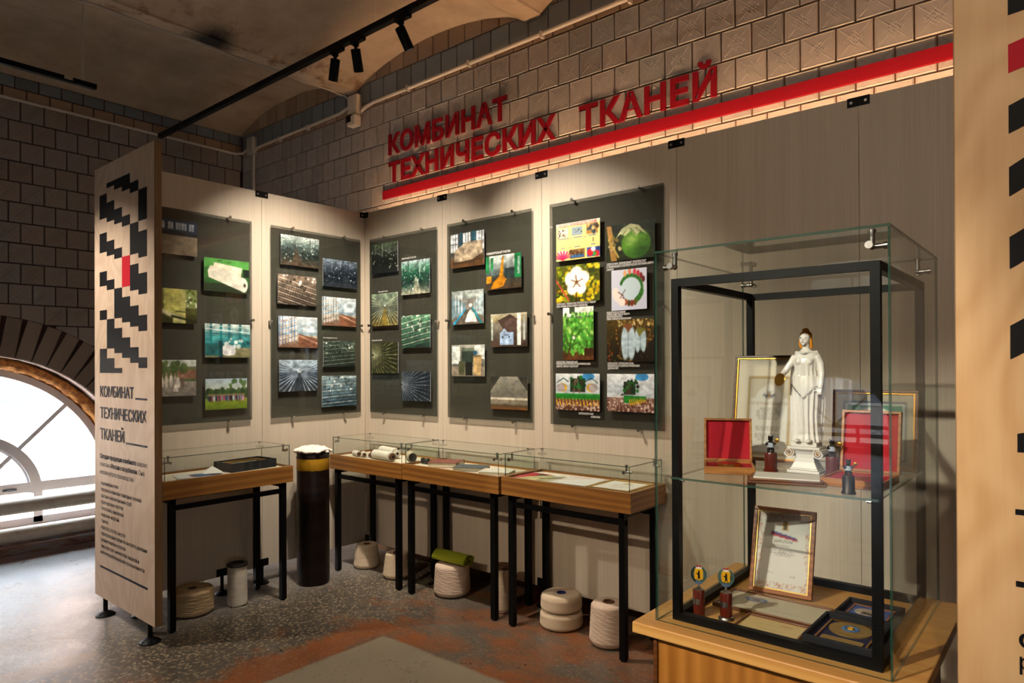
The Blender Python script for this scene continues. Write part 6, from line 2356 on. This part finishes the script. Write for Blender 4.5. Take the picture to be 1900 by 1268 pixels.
bear_trophy((3.905, -1.525, ZS + .0003), 1.0, 'bear trophy with pale sash on a brown base between red case and statuette')
bear_trophy((4.075, -1.515, ZS + .0003), 1.0, 'bear trophy with gold axe on a brown base behind the plaque')
bear_trophy((4.178, -1.765, ZS + .0003), 0.80, 'small dark bear trophy on a blackish base at the shelf edge', True)


def arms_trophy(c, label, base):
    x, y, z = c
    t = thing('arms_trophy', c, label, 'trophy', 'coat of arms trophies on the plinth')
    r = 0.0168
    pr = [(0, 0.0003), (r, 0.0003), (r, 0.074), (r * .88, 0.079), (0, 0.079)]
    MB().lathe(c, pr, 28).build('column', 'mahogany', t, smooth=40)
    if base:
        MB().lathe(c, [(r, 0.0003), (r * 1.32, 0.0003), (r * 1.32, 0.005), (r * 1.15, 0.009), (r * 1.002, 0.011)], 28).build('base_ring', 'silver', t, smooth=40)
    MB().lathe(c, [(r * .93, 0.0785), (r * .5, 0.082), (r * .22, 0.086), (r * .14, 0.100), (0, 0.100)], 20).build('finial', 'silver', t, smooth=40)
    vs, fs = [], []
    for i in range(13):
        a = math.radians(-120 + i * 8 - 30)
        for zz in (0.038, 0.054):
            vs.append((x + r * 1.015 * math.cos(a), y + r * 1.015 * math.sin(a), z + zz))
    for i in range(12):
        fs.append((i * 2, i * 2 + 2, i * 2 + 3, i * 2 + 1))
    MB().add(vs, fs).build('name_plate', 'silver', t, smooth=60)
    fr = Fr((x, y, z), (0.93, 0.36, 0), (0, 0, 1))
    w = MB(fr)
    for i in range(30):
        a = math.radians(-235 + i * 290 / 29)
        w.prism([(q[0], q[1]) for q in [(0.0185 * math.cos(a) * 1.0 + 0.0048 * math.cos(a + k), 0.121 + 0.0215 * math.sin(a) + 0.0048 * math.sin(a + k)) for k in (0, 1.3, 2.6, 3.9, 5.2)]], -0.0015 - 0.0006 * (i % 2), 0.0012)
    w.build('wreath', 'wreath_green', t)
    MB(fr).prism([(-0.012, 0.097), (-0.006, 0.102), (0.006, 0.102), (0.012, 0.097), (0.006, 0.094), (-0.006, 0.094)], -0.001, 0.002).build('ribbon', 'wreath_blue', t)
    sh = MB(fr).prism([(-0.0115, 0.108), (-0.0115, 0.137), (0.0115, 0.137), (0.0115, 0.108), (0.004, 0.107), (0, 0.1045), (-0.004, 0.107)], -0.002, 0.0025).build('shield', 'shield_yellow', t)
    MB(fr).prism([(-0.003, 0.109), (-0.002, 0.120), (-0.0075, 0.124), (-0.0065, 0.126), (-0.002, 0.124), (-0.002, 0.130), (0.001, 0.134), (0.003, 0.130), (0.0035, 0.118), (0.0045, 0.109), (0.002, 0.109), (0.001, 0.115), (-0.0005, 0.109)], 0.0025, 0.0032).build('bear_charge', 'print_black', sh)
    cr = MB(fr).box(-0.008, 0.1375, -0.001, 0.008, 0.142, 0.002).build('crown_band', 'paper', t)
    cm_ = MB()
    for q in (-0.0055, 0.0055):
        cm_.ball(fr.p(q * .75, 0.1442, 0), 0.0036, 0.0024, 0.0032, 10, 6)
    cm_.build('crown', 'crown_red', t, smooth=60)


arms_trophy((3.764, -1.722, GB + .0003), 'coat of arms trophy on a plain brown column next to the corner post', False)
arms_trophy((3.836, -1.698, GB + .0003), 'coat of arms trophy with silver foot ring beside the flat certificate', True)


# flat frames and medal boxes on the worktop
def flat_frame(cen, ang, W, D, bar, paint, label, z=GB + 0.0003, fm='frame_brown'):
    f = frame_from(cen, ang, z)
    t = thing('flat_certificate', f.o, label, 'framed certificate')
    m_ = MB(f)
    for (a0, b0, a1, b1) in ((-W / 2, -D / 2, W / 2, -D / 2 + bar), (-W / 2, D / 2 - bar, W / 2, D / 2), (-W / 2, -D / 2 + bar, -W / 2 + bar, D / 2 - bar), (W / 2 - bar, -D / 2 + bar, W / 2, D / 2 - bar)):
        m_.box(a0, b0, 0, a1, b1, 0.011)
    m_.build('frame', fm, t, bevel=0.001)
    P = Pic(60, 44)
    paint(P)
    P.build('sheet', f, -W / 2 + bar, -D / 2 + bar, W / 2 - bar, D / 2 - bar, 0.006, t, 'print', 0.005)
    return t


flat_frame((3.908, -1.530), 0.0, 0.300, 0.170, 0.007, lambda P: P.r(0, 0, 1, 1, '#d9cfb4').e(.30, .70, .12, .12, '#2c4a84').e(.30, .70, .085, .08, '#c2cbd6').e(.3, .7, .05, .05, '#7a5a4a').txt([(.45, .5), (.3, .8), (.2, .6)], .15, .9, '#8a8068', .012, 3), 'cream certificate with a round blue emblem lying flat under glass')
flat_frame((3.962, -1.690), 0.0, 0.172, 0.116, 0.005, lambda P: P.r(0, 0, 1, 1, '#d8b878').r(.04, .05, .96, .95, '#e2c890').txt([(.6, .7), (.45, .8), (.3, .6)], .15, .9, '#8a7048', .015, 5).r(.6, .7, .8, .76, '#b9502c'), 'small gilt toned certificate lying flat in front of the larger one')


def medal_box(cen, ang, W, D, H, label, big):
    f = frame_from(cen, ang, GB + 0.0003)
    t = thing('medal_box', f.o, label, 'medal box', 'dark medal boxes on the plinth')
    b = MB(f).box(-W / 2, -D / 2, 0, W / 2, D / 2, 0.006)
    e = 0.008
    for q in ((-W / 2, -D / 2, W / 2, -D / 2 + e), (-W / 2, D / 2 - e, W / 2, D / 2), (-W / 2, -D / 2 + e, -W / 2 + e, D / 2 - e), (W / 2 - e, -D / 2 + e, W / 2, D / 2 - e)):
        b.box(q[0], q[1], 0.006, q[2], q[3], H)
    b.build('box', 'black_velvet', t, bevel=0.0015)
    MB(f).box(-W / 2 + e, -D / 2 + e, 0.006, W / 2 - e, D / 2 - e, H - 0.014).build('lining', 'navy_velvet', t)
    i0 = 0.020
    m_ = MB(f)
    zz = H - 0.014
    for q in ((-W / 2 + i0, -D / 2 + i0, W / 2 - i0, -D / 2 + i0 + .005), (-W / 2 + i0, D / 2 - i0 - .005, W / 2 - i0, D / 2 - i0), (-W / 2 + i0, -D / 2 + i0 + .005, -W / 2 + i0 + .005, D / 2 - i0 - .005), (W / 2 - i0 - .005, -D / 2 + i0 + .005, W / 2 - i0, D / 2 - i0 - .005)):
        m_.box(q[0], q[1], zz, q[2], q[3], zz + 0.004)
    m_.build('gilt_frame', 'gold' if big else 'frame_red', t)
    if big:
        c = f.p(0.0, 0.030, zz)
        up = Vector((0, 0, 1))
        md = MB().lathe(c, [(0.0405, 0), (0.053, 0.0), (0.053, 0.004), (0.0405, 0.004)], 40).build('medal_ring', 'brass_plate', t, smooth=30)
        MB().lathe(c, [(0, 0), (0.0340, 0.0), (0.0340, 0.0045), (0, 0.0045)], 36).build('medal', 'brass_plate', t, smooth=30)
        em = MB()
        for i in range(14):
            a = 2 * PI * i / 14
            em.ball(c + Vector((0.017 * math.cos(a), 0.017 * math.sin(a), 0.0050)), 0.0058, 0.0058, 0.0026, 8, 6)
        em.build('medal_wreath', 'enamel_blue', t, smooth=60)
        MB(Fr(c, f.r, f.u)).prism([(-0.006, -0.007), (0.006, -0.007), (0.006, 0.009), (-0.006, 0.009)], 0.0045, 0.008).build('medal_shield', 'shield_yellow', t)
        MB(f).prism([(-0.05, -0.071), (-0.045, -0.075), (0.045, -0.075), (0.05, -0.071), (0.05, -0.047), (0.045, -0.043), (-0.045, -0.043), (-0.05, -0.047)], zz, zz + 0.003).build('name_plate', 'brass_plate', t)
    else:
        P = Pic(40, 30, '#3a5a9c').e(.4, .5, .3, .3, '#c9b8a0').r(.3, .3, .8, .5, '#5a4a3c').n(.3, 8, 3)
        P.build('picture', f, -W / 2 + i0 + .005, -D / 2 + i0 + .005, W / 2 - i0 - .005, D / 2 - i0 - .005, zz + 0.002, t, 'print', 0.0018)
    return t


medal_box((4.147, -1.655), -0.01, 0.166, 0.212, 0.036, 'open navy box with a large round gilt medal and name plate', True)
medal_box((4.155, -1.450), -0.03, 0.148, 0.150, 0.034, 'black box with a copper framed blue picture behind the medal box', False)

# ------------------------------------------------------------------ ceiling track lights, conduits, cables
TY, TZ = -1.10, 3.545
tr1 = thing('lighting_track', (1.6, TY, TZ), 'long black lighting track hung above the tables parallel to the partition', 'track', 'black lighting tracks')
MB().box(-1.335, TY - 0.018, TZ - 0.017, 5.6, TY + 0.018, TZ + 0.017).build('rail', 'black_metal', tr1)
MB().box(-1.30, TY - 0.006, TZ - 0.0178, 5.5, TY + 0.006, TZ - 0.0170).build('slot', 'black_paint', tr1)
for x, zt_ in ((-0.455, 4.05), (1.507, 4.235), (3.6, 4.235)):
    MB().tube([(x, TY, TZ + 0.017), (x + 0.002, TY, zt_)], 0.0012, 6).build('hanging_wire', 'silver', tr1)
    MB().tube([(x + 0.009 * math.cos(a), TY, zt_ - 0.02 + 0.012 * math.sin(a)) for a in [i * PI / 5 for i in range(11)]], 0.0022, 6).build('hook', 'silver', tr1)
tr2 = thing('lighting_track', (-0.628, -4, TZ), 'black lighting track running beside the window wall towards the pylon', 'track', 'black lighting tracks')
MB().box(-0.646, -8.0, TZ - 0.017, -0.610, -1.823, TZ + 0.017).build('rail', 'black_metal', tr2)
MB().box(-0.6465, -2.02, TZ - 0.004, -0.6095, -1.97, TZ + 0.0175).build('connector', 'silver', tr2)
MB().tube([(-0.628, -1.90, TZ + 0.017), (-0.632, -1.905, 3.7), (-0.626, -1.90, 3.95), (-0.63, -1.9, 4.235)], 0.006, 8).build('feed_cable', 'cable_white', tr2, smooth=60)
tr3 = thing('lighting_track', (3.0, -5.4, TZ), 'black lighting track across the hall in front of the exhibit', 'track', 'black lighting tracks')
MB().box(0.2, -5.418, TZ - 0.017, 6.6, -5.382, TZ + 0.017).build('rail', 'black_metal', tr3)
for x in (0.9, 4.9):
    MB().tube([(x, -5.4, TZ + 0.017), (x, -5.4, 4.235)], 0.0012, 6).build('hanging_wire', 'silver', tr3)

WARM = (1.0, 0.80, 0.60)
NEUT = (1.0, 0.88, 0.74)


def spot(track, x, y, target, power, size, label, col=WARM, blend=0.5, rad=0.03):
    z = TZ - 0.017
    t = thing('track_spotlight', (x, y, z), label, 'spotlight', 'spotlights on the tracks')
    along = Vector((1, 0, 0)) if track != 2 else Vector((0, 1, 0))
    side = Vector((-along.y, along.x, 0))
    MB().obox(Vector((x, y, z - 0.012)) + along * 0.02, along * 0.058, side * 0.014, (0, 0, 0.0115)).build('adapter', 'black_metal', t, bevel=0.002)
    MB().lathe((x, y, z), [(0, -0.064), (0.009, -0.064), (0.009, -0.046), (0.020, -0.034), (0.020, -0.0237), (0, -0.0237)], 16).build('stem', 'black_metal', t, smooth=40)
    piv = Vector((x, y, z - 0.068))
    d = (Vector(target) - piv).normalized()
    c0 = piv - d * 0.012
    body = MB().lathe(c0, [(0, 0), (0.026, 0.0), (0.0285, 0.003), (0.0285, 0.126), (0.0255, 0.126), (0.0255, 0.112), (0, 0.112)], 28, axis=d).build('head', 'black_metal', t, smooth=40)
    MB().lathe(c0, [(0, 0.1125), (0.0250, 0.1125), (0.0250, 0.1145), (0, 0.1145)], 24, axis=d).build('lens', 'lamp_face', t)
    p = c0 + d * 0.135
    light('SPOT', p, power, col, Vector(target), spot_size=math.radians(size), spot_blend=blend, shadow_soft_size=rad)
    return t


spot(1, 1.138, TY, (0.0, -0.62, 1.55), 205, 80, 'track spotlight leaning towards the short partition', NEUT, 1.0)
spot(1, 1.341, TY, (0.55, 0.0, 1.30), 160, 80, 'track spotlight hanging nearly upright between two others', NEUT, 1.0)
spot(1, 1.742, TY, (2.05, 0.0, 1.40), 220, 84, 'track spotlight tilted towards the cotton plant board', NEUT, 1.0)
spot(2, -0.628, -3.55, (0.10, -1.94, 1.05), 290, 62, 'track spotlight aimed at the ornamented pylon', NEUT, 0.7)
spot(3, 2.75, -5.4, (3.92, -1.55, 1.22), 520, 25, 'track spotlight across the hall aimed at the showcase', NEUT, 0.6)
spot(3, 2.2, -5.4, (1.9, -0.2, 0.35), 230, 46, 'track spotlight across the hall aimed below the display cases', WARM, 0.8)
spot(3, 3.5, -5.4, (3.4, 0.0, 2.1), 130, 60, 'track spotlight across the hall washing the bare panels', WARM, 1.0)
spot(3, 5.2, -5.4, (4.85, -1.94, 1.2), 140, 46, 'track spotlight across the hall aimed at the warm plywood pylon', WARM, 0.8)
spot(2, -0.628, -6.4, (1.2, -8.4, 0.0), 450, 90, 'added track spotlight bouncing fill light off the far hall floor', NEUT, 0.8)  # added out of view, its bounce lifts the ambient light
spot(3, 6.2, -5.4, (8.9, -6.2, 1.6), 320, 80, 'added track spotlight bouncing fill light off the plain far wall', WARM, 0.8)  # also added for ambient bounce, from the unseen right wall

# cable conduits and their boxes
cd = thing('cable_conduit', (0.5, YB - 0.03, 3.9), 'pale plastic conduit running along the tiled wall above the red letters', 'conduit')
mb = MB()
mb.tube([(-2.10, YB - 0.022, 3.86), (-2.06, YB - 0.022, 3.895), (-2.0, YB - 0.022, 3.905), (-0.6, YB - 0.022, 3.915), (-0.47, YB - 0.022, 3.935), (-0.43, YB - 0.022, 3.94)], 0.014, 10)
mb.build('pipe', 'conduit_white', cd, smooth=50)
MB().tube([(-0.27, YB - 0.022, 3.865), (-0.2, YB - 0.022, 3.885), (-0.1, YB - 0.022, 3.898), (1.0, YB - 0.022, 3.903), (2.6, YB - 0.022, 3.915), (6.5, YB - 0.022, 3.92)], 0.015, 10).build('pipe', 'conduit_white', cd, smooth=50)
for x in (-1.6, -1.1, 0.35, 1.05, 1.75, 2.45):
    MB().box(x - 0.008, YB - 0.04, 3.88, x + 0.008, YB - 0.001, 3.925).build('clip', 'conduit_white', cd)
cd2 = thing('cable_conduit', (XW + 0.02, -1, 3.89), 'pale plastic conduit running along the window wall under the vault', 'conduit')
MB().tube([(XW + 0.02, -9, 3.892), (XW + 0.02, -1, 3.892), (XW + 0.02, 0.02, 3.89), (XW + 0.035, 0.10, 3.885), (XW + 0.08, 0.155, 3.89), (XW + 0.17, YB - 0.022, 3.93)], 0.013, 10).build('pipe', 'conduit_white', cd2, smooth=50)
cd3 = thing('cable_conduit', (-2.10, YB - 0.022, 3.4), 'vertical pale conduit dropping down the wall in the corner', 'conduit')
MB().tube([(-2.10, YB - 0.022, 0.4), (-2.10, YB - 0.022, 3.85)], 0.014, 10).build('pipe', 'conduit_white', cd3, smooth=50)
jb = thing('junction_box', (-2.13, YB - 0.03, 3.94), 'grey junction box in the corner where the conduits meet', 'junction box')
MB().box(-2.195, YB - 0.05, 3.850, -2.07, YB - 0.001, 4.03).build('box', 'box_grey', jb, bevel=0.004)
MB().box(-2.19, YB - 0.055, 3.855, -2.075, YB - 0.05, 4.025).build('cover', 'box_grey', jb, bevel=0.003)
jb2 = thing('junction_box', (-0.35, YB - 0.03, 3.92), 'pale junction box under the plastered beam end', 'junction box')
MB().box(-0.415, YB - 0.06, 3.845, -0.285, YB - 0.001, 4.015).build('box', 'conduit_white', jb2, bevel=0.004)
MB().box(-0.41, YB - 0.066, 3.85, -0.29, YB - 0.06, 4.01).build('cover', 'conduit_white', jb2, bevel=0.003)
sn = thing('motion_sensor', (-0.34, YB - 0.05, 3.78), 'small white security sensor with a black face below the junction box', 'sensor')
MB().box(-0.40, YB - 0.085, 3.735, -0.285, YB - 0.012, 3.825).build('body', 'conduit_white', sn, bevel=0.008)
MB().box(-0.409, YB - 0.086, 3.765, -0.335, YB - 0.060, 3.835).build('lens', 'black_paint', sn, bevel=0.006)
MB().box(-0.36, YB - 0.03, 3.820, -0.32, YB - 0.001, 3.845).build('mount', 'conduit_white', sn)
pts = []
R = random.Random(2)
for i in range(40):
    y = YB - 0.06 - i * 0.085
    pts.append((-0.495 + 0.006 * math.sin(i * 0.9), y, 4.052 - 0.006 * (i % 5 == 0)))
pts = [(-0.44, YB - 0.045, 4.01), (-0.47, YB - 0.06, 4.045)] + pts
tag(MB().tube(pts, 0.0075, 8).build('surface_cable', 'cable_white', at=(-0.495, -1.5, 4.05), smooth=60), 'painted cable stapled along the plastered ceiling beam', 'cable')

# heating pipes in front of the window
for (z, r, lab) in ((0.418, 0.064, 'upper thick heating pipe with peeling cream paint before the window'), (0.178, 0.062, 'lower thick heating pipe with peeling cream paint close to the floor')):
    t = thing('heating_pipe', (XW + 0.06, -2.1, z), lab, 'pipe', 'heating pipes under the window')
    MB().cyl((XW + 0.085, -8.0, z), (XW + 0.085, YB - 0.02, z), r, n=28).build('pipe', 'old_pipe_paint', t, smooth=40)
    for y in (-6.0, -3.9, -0.35):
        MB().box(XW + 0.003, y - 0.02, z - r - 0.02, XW + 0.10, y + 0.02, z - r + 0.001).build('wall_bracket', 'steel_dark', t)
